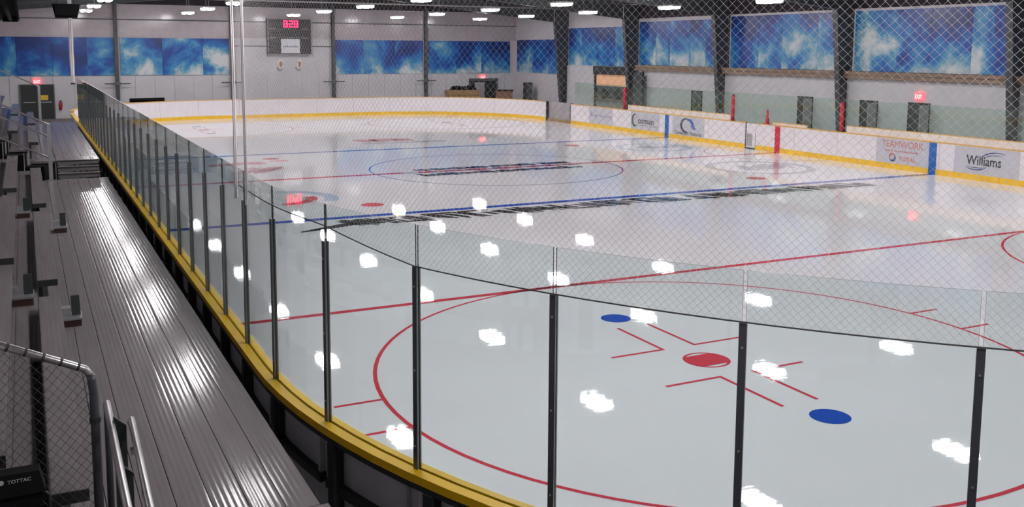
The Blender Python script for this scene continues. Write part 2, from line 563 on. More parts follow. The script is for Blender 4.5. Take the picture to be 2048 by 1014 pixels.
# ================================================================== CEILING LAMPS
hous = MB().box(-0.32, 0.32, -0.54, 0.54, 0.056, 0.13)
hous = hous.mesh('housing', 'lamp_housing')
tube_m = MB()
prof = [(-0.13, 0.055), (-0.115, -0.02), (-0.06, -0.05), (0.06, -0.05), (0.115, -0.02), (0.13, 0.055)]
tube_m.prism(prof, lambda a, b: (a, -0.5, b), lambda a, b: (a, 0.5, b))
tube_me = tube_m.mesh('diffuser', 'lamp')
LX = [-11.9, -6.4, -0.15, 6.6, 12.5]
LY = [28.6, 21.8, 14.5, 7.0, 0.0, -7.4, -14.7, -22.0, -29.3]
for i, lx in enumerate(LX):
    for j, ly in enumerate(LY):
        t = thing('ceiling_lamp', (lx, ly, 6.3), 'bright white high bay lamp hanging above the ice', 'ceiling lamp', 'rows of high bay lamps over the ice')
        link('housing', hous, t, (lx, ly, 6.3))
        for sx in (-1, 1):
            link('diffuser', tube_me, t, (lx + sx * 0.155, ly, 6.3))
        for sy in (-0.45, 0.45):
            MB().tube([(lx, ly + sy, 6.42), (lx, ly + sy, roof_z(lx) - 0.01)], 0.008, 5).build('hanger', 'galv', t)

# ================================================================== ICE MARKINGS
Z1, Z2 = 0.002, 0.004
CX, CYc = 6.90, 21.10
def xline(name, y, w, m_, x0=XL + 0.07, x1=XR - 0.07):
    MB().flat([(x0, y - w / 2), (x1, y - w / 2), (x1, y + w / 2), (x0, y + w / 2)], Z1).build(name, m_, ice)
def inset(y):
    d = max(0.0, abs(y - (YF + YN) / 2) - ((YF - YN) / 2 - RC))
    return RC - math.sqrt(max(0, RC * RC - d * d))
xline('blue_line', -7.854, 0.3048, 'ice_blue')
xline('blue_line', 7.854, 0.3048, 'ice_blue')
xline('centre_line', 0.0, 0.3048, 'ice_red')
xline('zone_line', -16.53, 0.15, 'ice_red')
xline('zone_line', 16.53, 0.05, 'ice_red')
for y in (-26.9, 25.9):
    k = inset(y)
    xline('goal_line', y, 0.06, 'ice_red', XL + k + 0.08, XR - k - 0.08)
MB().ring(0, 0, 4.55, 4.60, Z1, n=96).build('centre_circle', 'ice_blue', ice)
MB().ring(0, 0, 0, 0.15, Z2, n=20).build('centre_spot', 'ice_blue', ice)
def spot(x, y, r, m_):
    m = MB()
    m.ring(x, y, r * 0.88, r, Z1, n=36)
    a = math.radians(48)
    pts = [(x + r * 0.9 * math.cos(t), y + r * 0.9 * math.sin(t)) for t in
           [(-a + 2 * a * k / 10) for k in range(11)] + [(math.pi - a + 2 * a * k / 10) for k in range(11)]]
    m.flat(pts, Z2)
    m.build('faceoff_spot', m_, ice)
def end_circle(cx, cy):
    MB().ring(cx, cy, 4.545, 4.60, Z1, n=96).build('faceoff_circle', 'ice_red', ice)
    spot(cx, cy, 0.33, 'ice_red')
    for sy in (-1, 1):
        MB().ring(cx, cy + sy * 2.33, 0, 0.24, Z1, n=28).build('free_pass_dot', 'ice_blue', ice)
        for sx in (-1, 1):
            m = MB()
            ax, ay, w = cx + sx * 0.25, cy + sy * 0.62, 0.055
            bx, by = ax + sx * 0.9, ay + sy * 1.22
            m.flat([(ax, ay), (bx, ay), (bx, ay + sy * w), (ax, ay + sy * w)][::(1 if sx * sy > 0 else -1)], Z1)
            m.flat([(ax, ay + sy * w), (ax + sx * w, ay + sy * w), (ax + sx * w, by), (ax, by)][::(1 if sx * sy > 0 else -1)], Z1)
            m.build('faceoff_guide', 'ice_red', ice)
            hx = cx + sx * math.sqrt(4.6 ** 2 - 0.49 ** 2)
            hy = cy + sy * 0.49
            MB().box(min(hx, hx + sx * 0.6), max(hx, hx + sx * 0.6), hy - 0.028, hy + 0.028, 0.0005, Z1).build('hash_mark', 'ice_red', ice)
for sx in (-1, 1):
    for sy in (-1, 1):
        end_circle(sx * CX, sy * CYc)
        MB().ring(sx * 6.77, sy * 6.18, 0, 0.32, Z1, n=32).build('faceoff_dot', 'ice_red', ice)

def strokes(name, x0, x1, y0, y1, n, slant, mt, seed, wid=(0.05, 0.16), z=Z2):
    """worn painted lettering that cannot be read from here: clusters of slanted strokes"""
    rnd = random.Random(seed)
    m = MB()
    for k in range(n):
        cx = x0 + (x1 - x0) * (k + 0.5) / n
        for q in range(9):
            a = cx + rnd.uniform(-0.5, 0.5) * (x1 - x0) / n
            w = rnd.uniform(*wid)
            ya = y0 + (y1 - y0) * rnd.uniform(0, 0.35)
            yb = y0 + (y1 - y0) * rnd.uniform(0.6, 1.0)
            sh = slant * (yb - ya)
            m.flat([(a, ya), (a + w, ya), (a + w * 1.3 + sh, yb), (a + sh, yb)], z + 0.0004 * q)
        if rnd.random() < 0.8:
            yy = y0 + (y1 - y0) * rnd.choice((0.1, 0.45, 0.85))
            hw = (x1 - x0) / n * 0.42
            m.flat([(cx - hw, yy), (cx + hw, yy), (cx + hw, yy + (y1 - y0) * 0.15), (cx - hw, yy + (y1 - y0) * 0.15)], z + 0.0022)
    o = m.build(name, mt, ice)
    o['kind'] = 'stuff'
    return o
strokes('ice_lettering', -8.3, 9.2, -9.25, -8.2, 17, -0.55, 'ice_black', 3, (0.06, 0.17))
MB().flat([(-9.1, -9.42), (9.9, -9.42), (9.9, -9.40), (-9.1, -9.40)], Z1).build('lettering_underline', 'ice_grey', ice)
m = MB()
for k in range(22):       # swooping tail that opens the lettering by the left boards
    t = k / 21
    xa = -9.6 + 2.6 * t
    ya = -9.35 + 1.0 * math.sin(t * 1.5)
    m.flat([(xa, ya - 0.06 - 0.28 * math.sin(t * math.pi)), (xa + 0.135, ya - 0.06 - 0.28 * math.sin(t * math.pi)), (xa + 0.17, ya + 0.06), (xa + 0.05, ya + 0.06)], Z2)
m.build('lettering_swoosh', 'ice_black', ice)
strokes('ice_lettering', -3.0, 3.2, 0.22, 0.82, 9, -0.3, 'ice_black', 11, (0.07, 0.16))
strokes('ice_lettering', -3.2, 3.0, -1.2, -0.5, 9, -0.3, 'ice_black', 12, (0.07, 0.16))
MB().flat([(-3.6, -0.32), (3.4, -0.32), (3.4, 0.15), (-3.6, 0.15)], Z2 - 0.001).build('lettering_band', 'ice_grey', ice)
strokes('ice_lettering', -3.1, 3.1, -0.32, 0.1, 6, 0.2, 'ice_red', 13, (0.1, 0.2))
# round emblems
def emblem(cx, cy, r, mt, m2, seed):
    MB().ring(cx, cy, r * 0.84, r, Z1, n=48).build('ice_emblem_ring', mt, ice)
    strokes('ice_emblem', cx - r * 0.55, cx + r * 0.55, cy - r * 0.35, cy + r * 0.4, 3, 0.4, m2, seed, (0.08, 0.22))
emblem(9.0, -3.8, 2.0, 'ice_grey', 'ice_grey', 21)
emblem(9.7, 4.0, 1.7, 'ice_paleblue', 'ice_grey', 22)
strokes('ice_emblem', -9.4, -7.7, 4.4, 5.4, 3, 0.3, 'ice_pink', 23, (0.15, 0.35))
strokes('ice_emblem', -9.0, -7.9, 1.8, 3.6, 3, 0.9, 'ice_pink', 24, (0.06, 0.12))
MB().flat([(-7.0, 5.2), (-6.3, 5.2), (-6.3, 5.6), (-7.0, 5.6)], Z1).build('ice_emblem_bar', 'ice_pink', ice)
m = MB().ring(-8.9, -4.2, 0.75, 1.1, Z1, -1.7, 0.2, 20)
m.build('ice_emblem_arc', 'ice_red', ice)
MB().ring(-8.9, -4.2, 1.3, 1.7, Z1, -0.6, 1.4, 20).build('ice_emblem_arc', 'ice_paleblue', ice)
strokes('ice_lettering', -1.4, 1.0, 11.2, 12.6, 4, -0.2, 'ice_pink', 31, (0.2, 0.45))
strokes('ice_lettering', -1.6, 2.2, 10.2, 10.9, 5, -0.2, 'ice_grey', 32, (0.2, 0.4))
# referee crease at the penalty side
MB().ring(13.2, 0, 3.0, 3.05, Z1, math.pi / 2, 1.5 * math.pi, 32).build('referee_crease', 'ice_red', ice)

# ================================================================== DASHER BOARDS: left side and near corner
HB = 1.07
t0 = thing('dasher_boards', (XL, 0, -0.04), 'yellow capped dasher boards with tall glass panes beside the bleachers', 'rink boards')
S_A, S_B = sL(15.0), L1 + AQ + LE           # glazed run
PITCH = 1.29
s_ref = sL(-22.35)
posts = [s_ref + PITCH * k for k in range(-28, 40) if S_A + 0.2 < s_ref + PITCH * k < S_B - 0.2]
cuts = [posts[0] - PITCH] + posts + [posts[-1] + PITCH]
# boards continue to the far corner without glass
strip(0.02, cuts[0] - 0.004, -0.06, -0.02, 0.0, 1.0).build('board_panel', ['white_board'], t0)
strip(0.02, cuts[0] - 0.004, -0.07, 0.105, 1.0, HB).build('cap_rail', 'yellow', t0)
for a, b in zip(cuts[:-1], cuts[1:]):
    strip(a + 0.002, b - 0.002, -0.06, -0.015, 0.0, 1.0).build('board_panel', 'white_board', t0)
    strip(a + 0.002, b - 0.002, -0.014, 0.006, 0.02, 0.995).build('back_sheet', 'board_back', t0)
    strip(a + 0.001, b - 0.001, -0.075, -0.012, 1.0, HB).build('cap_rail', 'yellow', t0)
    strip(a + 0.001, b - 0.001, 0.012, 0.105, 1.0, HB - 0.004).build('cap_rail', 'yellow', t0)
    strip(a + 0.012, b - 0.012, -0.006, 0.006, 1.0, 2.97, edge=1).build('glass_pane', ['glass', 'glass_edge'], t0)
    strip(a + 0.05, b - 0.05, 0.006, 0.07, 0.50, 0.58).build('frame_rail', 'dark_steel', t0)
    strip(a + 0.05, b - 0.05, 0.006, 0.07, 0.0, 0.07).build('frame_rail', 'dark_steel', t0)
    strip(a + 0.002, b - 0.002, 0.006, 0.10, 0.95, 0.995).build('frame_rail', 'dark_steel', t0)
    strip(a + 0.002, b - 0.002, -0.07, -0.061, 0.0, 0.2).build('kick_plate', 'kick_yellow', t0)
def tangent_box(mb, s, o0, o1, hw, z0, z1, mi=0):
    x0, y0 = P(s - hw, o0); x1, y1 = P(s + hw, o0); x2, y2 = P(s + hw, o1); x3, y3 = P(s - hw, o1)
    return mb.hexa([(x0, y0, z0), (x1, y1, z0), (x2, y2, z0), (x3, y3, z0), (x0, y0, z1), (x1, y1, z1), (x2, y2, z1), (x3, y3, z1)], mi)
for s in posts:
    m = MB()
    tangent_box(m, s, 0.008, 0.024, 0.020, 1.0, 2.65, 1)
    tangent_box(m, s, 0.024, 0.028, 0.023, 1.0, 2.652)
    tangent_box(m, s, -0.02, -0.008, 0.018, 1.0, 2.65, 1)
    tangent_box(m, s, -0.008, 0.008, 0.008, 1.0, 2.65, 1)
    po = m.build('glass_post', ['post_metal', 'post_side'], t0)
    for z in (1.25, 1.85, 2.5):
        x, y = P(s, 0.028)
        MB().tube([(x, y, z), tuple(list(P(s, 0.034)) + [z])], 0.008, 6).build('bolt', 'galv', po)
    for ds in (-0.10, 0.10):
        tangent_box(MB(), s + ds, 0.008, 0.05, 0.02, 0.58, 0.95).build('frame_stud', 'stud_grey', t0)
    m = MB()
    tangent_box(m, s + 0.22, 0.01, 0.11, 0.05, -0.04, 0.95)
    m.build('frame_upright', 'dark_steel', t0)

# ---- far end boards and the right side boards
HF = 1.12
def boards_run(root, s0, s1, pw, h):
    n = max(1, round((s1 - s0) / pw))
    for i in range(n):
        a, b = s0 + (s1 - s0) * i / n, s0 + (s1 - s0) * (i + 1) / n
        strip(a + 0.006, b - 0.006, -0.06, -0.02, 0.0, h).build('board_panel', 'white_board', root)
        strip(a + 0.003, b - 0.003, -0.072, -0.061, 0.0, 0.2).build('kick_plate', 'kick_yellow', root)
        strip(a + 0.001, b - 0.001, -0.07, 0.10, h, h + 0.04).build('cap_rail', 'orange_edge', root)
    strip(s0, s1, -0.018, 0.06, 0.0, h - 0.02).build('board_frame', 'board_back', root)
GATE0, GATE1 = sR(17.5), sR(20.5)
t1 = thing('dasher_boards', (0, YF, -0.04), 'plain white boards with yellow kick plate along the far end', 'rink boards')
boards_run(t1, GATE1 + 0.02, TOTAL - 0.01, 2.4, HF)
t2 = thing('dasher_boards', (XR, 0, -0.04), 'white boards carrying sponsor adverts below the side wall murals', 'rink boards')
boards_run(t2, cuts[-1] + 0.01, sR(1.40), 2.4, HF)
boards_run(t2, sR(2.08), GATE0 - 0.02, 2.4, HF)
# player gate, slightly recessed
g = thing('player_gate', (XR, 1.74, 0), 'narrow grey player gate set into the white boards', 'gate')
strip(sR(1.43), sR(2.02), -0.04, -0.01, 0.03, HF).build('gate_panel', 'white_board', g)
strip(sR(1.62), sR(1.97), -0.046, -0.041, 0.12, 0.66).build('gate_window', 'gate_grey', g)
strip(sR(1.41), sR(1.425), -0.055, 0.02, 0.0, 0.72).build('gate_edge', 'dark_steel', g)
strip(sR(2.025), sR(2.07), -0.05, 0.02, 0.0, HF).build('gate_edge', 'dark_steel', g)
strip(sR(1.41), sR(2.07), -0.06, 0.02, 0.0, 0.06).build('gate_sill', 'dark_steel', g)
# machine gate by the far corner
g = thing('machine_gate', (XR, 19, 0), 'wide grey resurfacer gate between white boards in the corner', 'gate')
strip(GATE0, GATE1, 0.10, 0.16, 0.10, HF + 0.05).build('gate_panel', 'gate_grey', g)
strip(GATE0, GATE1, 0.0, 0.10, 0.0, 0.14).build('gate_sill', 'wood', g)
for s in (GATE0 + 0.05, GATE1 - 0.05):
    m = MB(); tangent_box(m, s, -0.05, 0.16, 0.045, 0.0, HF + 0.06); m.build('gate_post', 'dark_steel', g)

# header strip along the benches
for ya, yb, hh, n, lab in ((3.2, 11.6, 0.28, 4, 'pale beige header rail above boards beside the emblem adverts'),
                           (-1.6, 0.45, 0.13, 1, 'short low header rail between red cone and dark doorway'),
                           (-14.5, -3.75, 0.28, 5, 'pale beige header rail above the red and navy adverts')):
    t = thing('bench_header', (XR, (ya + yb) / 2, HF + 0.04), lab, 'header rail')
    for i in range(n):
        a, b = sR(ya + (yb - ya) * i / n), sR(ya + (yb - ya) * (i + 1) / n)
        strip(a + .004, b - .004, 0.02, 0.08, HF + 0.041, HF + hh).build('header_panel', 'header_beige', t)
    strip(sR(ya), sR(yb), 0.015, 0.10, HF + hh + 0.001, HF + hh + 0.03).build('edge_strip', 'orange_edge', t)

# glass above the right boards
t3 = thing('side_glass', (XR, 0, HF + 0.04), 'greenish glass screen standing above the advertising boards', 'glass screen')
k = 0
y = -21.5
while y < 17.0:
    y2 = min(y + 1.6, 17.3)
    strip(sR(y) + 0.006, sR(y2) - 0.006, 0.105, 0.117, HF - 0.02, 2.42, edge=1).build('glass_pane', ['glass_green', 'glass_edge_soft'] if False else ['glass_green', 'glass_green'], t3)
    y = y2

# ---- stripes and adverts on the right boards
xb = XR - 0.064
def stripe(y, m_, w=0.3048):
    MB().box(xb - 0.012, xb, y - w / 2, y + w / 2, 0.0, HF - 0.004).build('line_stripe', m_, t2)
stripe(-7.9, 'stripe_blue'); stripe(7.95, 'stripe_blue'); stripe(0.0, 'stripe_red')
def advert(y0, y1, z0=0.21, z1=HF - 0.01):
    """y0 is the end nearer the far wall (left when read)"""
    o = MB().box(xb - 0.004, xb, y1, y0, z0, z1).build('advert_panel', 'ad_grey', t2)
    return o
AX, AYv = (0, -1, 0), (0, 0, 1)
xt = xb - 0.006
def quadstrip(name, pts, m_, parent):
    """band through pts [(y, z, half width)] on the board face"""
    m = MB()
    for (a, b, c), (d, e, f) in zip(pts[:-1], pts[1:]):
        m.add([(xt, a, b - c), (xt, a, b + c), (xt, d, e + f), (xt, d, e - f)], [(0, 1, 2, 3)])
    return m.build(name, m_, parent)
def arc_pts(yc, zc, ry, rz, a0, a1, w, n=18):
    out = []
    for i in range(n + 1):
        t = math.radians(a0 + (a1 - a0) * i / n)
        tt = i / n
        out.append((yc - ry * math.cos(t), zc + rz * math.sin(t), max(0.002, w * math.sin(math.pi * tt))))
    return out
def arc_band(name, yc, zc, ry, rz, a0, a1, w, m_, parent, n=20):
    m = MB()
    P_ = []
    for i in range(n + 1):
        t = math.radians(a0 + (a1 - a0) * i / n)
        ww = w * math.sin(math.pi * (0.08 + 0.84 * i / n))
        P_.append(((yc - (ry - ww) * math.cos(t), zc + (rz - ww) * math.sin(t)), (yc - (ry + ww) * math.cos(t), zc + (rz + ww) * math.sin(t))))
    for (a, b), (c, d) in zip(P_[:-1], P_[1:]):
        m.add([(xt, *a), (xt, *b), (xt, *d), (xt, *c)], [(0, 1, 2, 3)])
    return m.build(name, m_, parent)
def marks(name, y0, y1, z0, z1, n, m_, parent, seed):
    """a line of small print too far away to read"""
    rnd = random.Random(seed)
    m = MB()
    w = (y0 - y1) / n
    for i in range(n):
        if rnd.random() < 0.12:
            continue
        a = y0 - w * i
        h = (z1 - z0) * rnd.choice((0.65, 0.65, 0.7, 1.0))
        m.box(xt, xb - 0.004, a - w * 0.3, a - w * 0.08, z0, z0 + h)
        if rnd.random() < 0.7:
            m.box(xt, xb - 0.004, a - w * 0.62, a - w * 0.1, z0 + h * rnd.choice((0.0, 0.42, 0.84)), z0 + h * rnd.choice((0.0, 0.42, 0.84)) + 0.0 + h * 0.16)
        m.box(xt, xb - 0.004, a - w * 0.85, a - w * 0.6, z0, z0 + h * rnd.choice((0.65, 1.0)))
    o = m.build(name, m_, parent)
    o['kind'] = 'stuff'
    return o
a1 = advert(15.4, 12.95)
MB().box(xt, xb - 0.004, 15.12, 15.22, 0.58, 0.86).build('lettering', 'ink_purple', a1)
marks('lettering', 15.08, 13.05, 0.60, 0.78, 10, 'ink_purple', a1, 5)
a2 = advert(11.15, 8.62)
arc_band('emblem', 10.72, 0.68, 0.28, 0.30, 75, 300, 0.055, 'ink_black', a2)
arc_band('emblem', 10.78, 0.66, 0.31, 0.32, 110, 330, 0.022, 'ink_green', a2)
text_on('lettering', 'osman', 0.46, 'ink_black', a2, (xt, 10.50, 0.52), AX, AYv, 'LEFT', 0.006, 1.18)
marks('lettering', 10.3, 8.75, 0.41, 0.46, 16, 'ink_black', a2, 6)
a3 = advert(7.47, 4.98)
arc_band('emblem', 6.35, 0.70, 0.42, 0.32, 80, 285, 0.075, 'ink_black', a3)
quadstrip('emblem', [(6.35, 0.99, 0.03), (6.1, 0.96, 0.07), (5.92, 0.84, 0.13), (5.80, 0.70, 0.13), (5.70, 0.60, 0.06), (5.62, 0.52, 0.02)], 'ink_blue', a3)
quadstrip('emblem', [(6.02, 0.72, 0.02), (5.95, 0.66, 0.05), (5.86, 0.58, 0.03), (5.80, 0.52, 0.01)], 'ink_blue', a3)
text_on('lettering', 'Canadian Natural', 0.235, 'ink_black', a3, (xt, 6.22, 0.25), AX, AYv, 'CENTER', 0.004, 1.27)
a4 = advert(-5.36, -7.72)
text_on('lettering', 'TEAMWORK.', 0.36, 'ink_red', a4, (xt, -5.62, 0.80), AX, AYv, 'LEFT', 0.0, 0.92)
marks('lettering', -5.78, -7.25, 0.64, 0.72, 20, 'ink_red', a4, 8)
arc_band('emblem', -6.13, 0.43, 0.13, 0.125, 60, 200, 0.045, 'ink_red', a4)
arc_band('emblem', -6.13, 0.43, 0.13, 0.125, 200, 420, 0.04, 'ink_navy', a4)
text_on('lettering', 'TOTAL', 0.22, 'ink_red', a4, (xt, -6.42, 0.33), AX, AYv, 'LEFT', 0.004, 1.1)
a5 = advert(-8.79, -11.25)
text_on('lettering', 'Williams', 0.44, 'ink_black', a5, (xt, -9.28, 0.53), AX, AYv, 'LEFT', 0.009, 0.86)
arc_band('emblem', -10.45, 0.70, 0.62, 0.29, 62, 178, 0.022, 'ink_navy', a5)
arc_band('emblem', -10.45, 0.74, 0.5, 0.16, 70, 175, 0.014, 'ink_navy', a5)
arc_band('emblem', -9.62, 0.52, 0.42, 0.16, -150, -10, 0.02, 'ink_navy', a5)
arc_band('emblem', -9.62, 0.50, 0.42, 0.07, -150, -10, 0.014, 'ink_navy', a5)

# red padded posts and a cone at the bench doors
def red_post(y, lab):
    x, z0 = 13.29, HF + 0.041
    t = thing('padded_post', (x, y, z0), lab, 'post', 'red padded posts on the boards')
    MB().tube([(x, y, z0), (x, y, 2.3)], 0.075, 12).build('pad', 'red_pad', t, True)
    MB().tube([(x, y, 2.3), (x, y, 2.34)], 0.05, 12).build('post_cap', 'dark_steel', t)
    MB().box(x - 0.07, x + 0.07, y - 0.085, y + 0.085, z0, z0 + 0.02).build('foot_plate', 'dark_steel', t)
red_post(11.9, 'red padded post on the boards near the serving hatch')
red_post(3.05, 'red padded post on the boards between emblem advert and player gate')
red_post(-3.5, 'red padded post on the boards before the teamwork advert')
cx_, cy_, cz_ = 13.29, 0.75, HF + 0.041
t = thing('traffic_cone', (cx_, cy_, cz_), 'small red cone shaped marker standing above the red line stripe', 'cone')
MB().tube([(cx_, cy_, cz_ + 0.02), (cx_, cy_, cz_ + 0.16), (cx_, cy_, cz_ + 0.62)], [0.085, 0.075, 0.03], 14).build('cone_body', 'red_pad', t, True)
MB().box(cx_ - 0.08, cx_ + 0.08, cy_ - 0.15, cy_ + 0.15, cz_, cz_ + 0.02).build('cone_foot', 'red_pad', t)

# ================================================================== SAFETY NET over the corner glass
NET0, NET1 = sL(-20.95), L1 + AQ + 4.0
NZ0, NZ1 = 2.66, 6.38
net = thing('safety_net', (-13.2, -21, NZ0), 'pale diamond mesh safety net hung above the corner glass', 'net')
S_LOW = s_ref + 2 * PITCH
def net_low(s):
    return NZ0 + 0.14 * min(1.0, max(0.0, (S_LOW - s) / PITCH))
def net_strands(sign):
    m = MB()
    H = NZ1 - NZ0
    sp = 0.052
    n = int((NET1 - NET0 + H) / sp)
    for k in range(n):
        base = NET0 - (H if sign > 0 else 0) + sp * k
        t_lo, t_hi = 0.0, H
        # s = base + sign*t ; keep s within [NET0, NET1]
        if sign > 0:
            lo, hi = max(0, NET0 - base), min(H, NET1 - base)
        else:
            base = NET0 + sp * k
            lo, hi = max(0, base - NET1), min(H, base - NET0)
        while lo < hi and NZ0 + lo < net_low(base + sign * lo):
            lo += 0.02
        if hi - lo < 0.03:
            continue
        seg = max(1, int((hi - lo) / 0.4))
        pts = []
        for i in range(seg + 1):
            t = lo + (hi - lo) * i / seg
            x, y = P(base + sign * t, 0.03)
            pts.append((x, y, NZ0 + t))
        m.tube(pts, 0.0008, 3, caps=False)
    return m
for sg, nm in ((1, 'net_strands'), (-1, 'net_strands')):
    o = net_strands(sg).build(nm, 'twine', net)
    o['kind'] = 'stuff'
m = MB()
pts = []
for i in range(61):
    s = NET0 + (NET1 - NET0) * i / 60
    x, y = P(s, 0.035)
    pts.append((x, y, net_low(s)))
m.tube(pts, 0.005, 6)
m.build('bottom_rope', 'rope_dark', net)
pts = [(P(NET0 + (NET1 - NET0) * i / 60, 0.035)) for i in range(61)]
MB().tube([(x, y, NZ1) for x, y in pts], 0.012, 6).build('top_cable', 'galv', net)
def bundle(y, x, z0, z1, r, parent, seed):
    m = MB()
    n, rows = 14, 10
    rnd = random.Random(seed)
    for i in range(rows):
        z = z0 + (z1 - z0) * i / (rows - 1)
        for k in range(n):
            a = 2 * math.pi * k / n
            rr = r * (1.0 if k % 2 else 0.62) * rnd.uniform(0.85, 1.1)
            m.v.append((x + rr * math.cos(a), y + rr * math.sin(a), z))
    for i in range(rows - 1):
        for k in range(n):
            m.f.append((i * n + k, i * n + (k + 1) % n, (i + 1) * n + (k + 1) % n, (i + 1) * n + k)); m.m.append(0)
    m.f.append(tuple(range(n))[::-1]); m.m.append(0)
    m.f.append(tuple((rows - 1) * n + k for k in range(n))); m.m.append(0)
    return m.build('net_fold', 'net_fold', parent)
bundle(-20.95, XL - 0.06, NZ0, NZ1, 0.02, net, 1)
bundle(-21.48, XL - 0.06, NZ0, NZ1, 0.017, net, 2)
nb = thing('gathered_net', (XL - 0.22, 13.3, 2.72), 'gathered white net hanging at the far end of the glass', 'net')
bundle(13.3, XL - 0.22, 2.75, 6.95, 0.09, nb, 3)
MB().tube([(XL - 0.22, 13.3, 2.72), (XL - 0.22, 13.3, 2.79)], 0.09, 10).build('tie_band', 'rope_dark', nb)

# ================================================================== BLEACHERS
ZD, ZD2 = 1.30, 1.67
def plank_mesh(w, length, thick=0.05, ribs=5):
    """extruded aluminium plank, local x across (0..w), y along (0..length), top at z=0"""
    m = MB()
    m.add([(0, 0, -thick), (w, 0, -thick), (w, length, -thick), (0, length, -thick), (0, 0, -.0009), (w, 0, -.0009), (w, length, -.0009), (0, length, -.0009)],
          [(3, 2, 1, 0), (0, 1, 5, 4), (1, 2, 6, 5), (2, 3, 7, 6), (3, 0, 4, 7)])
    top = []
    for i in range(ribs):
        for f, d in ((0, 1), (0.25, 0.3), (0.5, 0), (0.75, 0.3)):
            top.append((w * (i + f) / ribs, -0.0009 * d))
    top.append((w, -0.0009))
    n = len(top)
    m.add([(a, 0, b) for a, b in top] + [(a, length, b) for a, b in top], [(i, i + 1, n + i + 1, n + i) for i in range(n - 1)])
    me = m.mesh('plank', 'aluminium')
    me.polygons.foreach_set('use_smooth', [False] * 5 + [True] * (n - 1))
    return me
_pc = {}
def plank(name, x0, x1, y0, y1, z, parent):
    key = (round(x1 - x0, 3), round(y1 - y0, 2))
    if key not in _pc:
        _pc[key] = plank_mesh(x1 - x0, y1 - y0)
    return link(name, _pc[key], parent, (x0, y0, z))
deck = thing('walkway_deck', (-14.2, -17, -0.04), 'ribbed aluminium walkway planks between benches and rink boards', 'walkway')
XD = [-14.86, -14.655, -14.45, -14.24, -14.025, -13.81, -13.60]
for a, b in zip(XD[:-1], XD[1:]):
    y0 = -25.6 if b == -13.60 else -29.0
    plank('plank', a + 0.003, b - 0.003, y0, -7.6, ZD, deck)
plank('plank', -13.807, -13.55, -29.0, -25.61, ZD, deck)
plank('plank', -15.07, -14.863, -29.0, -7.6, ZD, deck)
MB().box(-14.9, -13.58, -7.6, -7.57, ZD - 0.05, ZD + 0.004).build('edge_trim', 'galv', deck)
for y in [-28.5 + 2.6 * k for k in range(9)]:
    m = MB()
    for x in (-14.95, -13.8):
        m.box(x - 0.03, x + 0.03, y - 0.03, y + 0.03, -0.04, ZD - 0.11)
    m.box(-15.05, -13.66, y - 0.03, y + 0.03, ZD - 0.11, ZD - 0.052)
    m.build('support_leg', 'dark_steel', deck)
# steps up to the far deck
stp = thing('aisle_stairs', (-14.2, -7.3, -0.04), 'three shallow aluminium steps between the two walkway decks', 'stairs')
for k in range(3):
    z = ZD + (ZD2 - ZD) * (k + 1) / 3
    y0 = -7.56 + 0.28 * k
    if k < 2:
        MB().box(-14.62, -13.74, y0, y0 + 0.28, z - 0.035, z).build('tread', 'aluminium', stp)
    MB().box(-14.62, -13.74, y0 + 0.021, y0 + 0.035, z - 0.1, z - 0.036).build('riser', 'aluminium', stp)
    MB().box(-14.62, -13.74, y0 - 0.004, y0 + 0.02, z - 0.03, z + 0.002).build('shadow_strip', 'dark_steel', stp)  # dark strip drawn in for the shadow gap at each step
for x in (-14.60, -13.78):
    MB().box(x - 0.02, x + 0.02, -7.4, -7.36, -0.04, ZD + 0.08).build('stair_leg', 'dark_steel', stp)
deck2 = thing('walkway_deck', (-14.2, -1, -0.04), 'raised aluminium walkway deck beyond the three steps', 'walkway')
for k in range(5):
    a = -14.64 + 0.187 * k
    plank('plank', a + 0.003, a + 0.184, -6.95, 5.6, ZD2, deck2)
for y in (-6.6, -3.0, 0.6, 4.8):
    m = MB()
    for x in (-14.6, -13.8):
        m.box(x - 0.03, x + 0.03, y - 0.03, y + 0.03, -0.04, ZD2 - 0.11)
    m.box(-14.64, -13.72, y - 0.03, y + 0.03, ZD2 - 0.11, ZD2 - 0.052)
    m.build('support_leg', 'dark_steel', deck2)

# bench rows
def bench_row(k, y0, y1, base, lab):
    """one seat plank with brackets; rows climb away from the rink"""
    xc = -15.085 - 0.42 * k
    z = base + 0.42 + 0.28 * k
    t = thing('bleacher_bench', (xc, (y0 + y1) / 2, base), lab, 'bench', 'aluminium bleacher benches')
    plank('seat_plank', xc - 0.10, xc + 0.10, y0, y1, z, t)
    for y in (y0, y1 - 0.012):
        MB().box(xc - 0.102, xc + 0.102, y - 0.006, y + 0.016, z - 0.075, z - 0.004).build('end_cap', 'dark_steel', t)
    n = max(2, int((y1 - y0) / 1.8) + 1)
    for i in range(n):
        y = y0 + 0.3 + (y1 - y0 - 0.6) * i / (n - 1)
        m = MB().box(xc - 0.09, xc + 0.06, y - 0.02, y + 0.02, z - 0.09, z - 0.052)
        m.box(xc - 0.09, xc - 0.05, y - 0.02, y + 0.02, base + 0.28 * k - (0.0 if k == 0 else 0.0), z - 0.09)
        m.build('bracket', 'dark_steel', t)
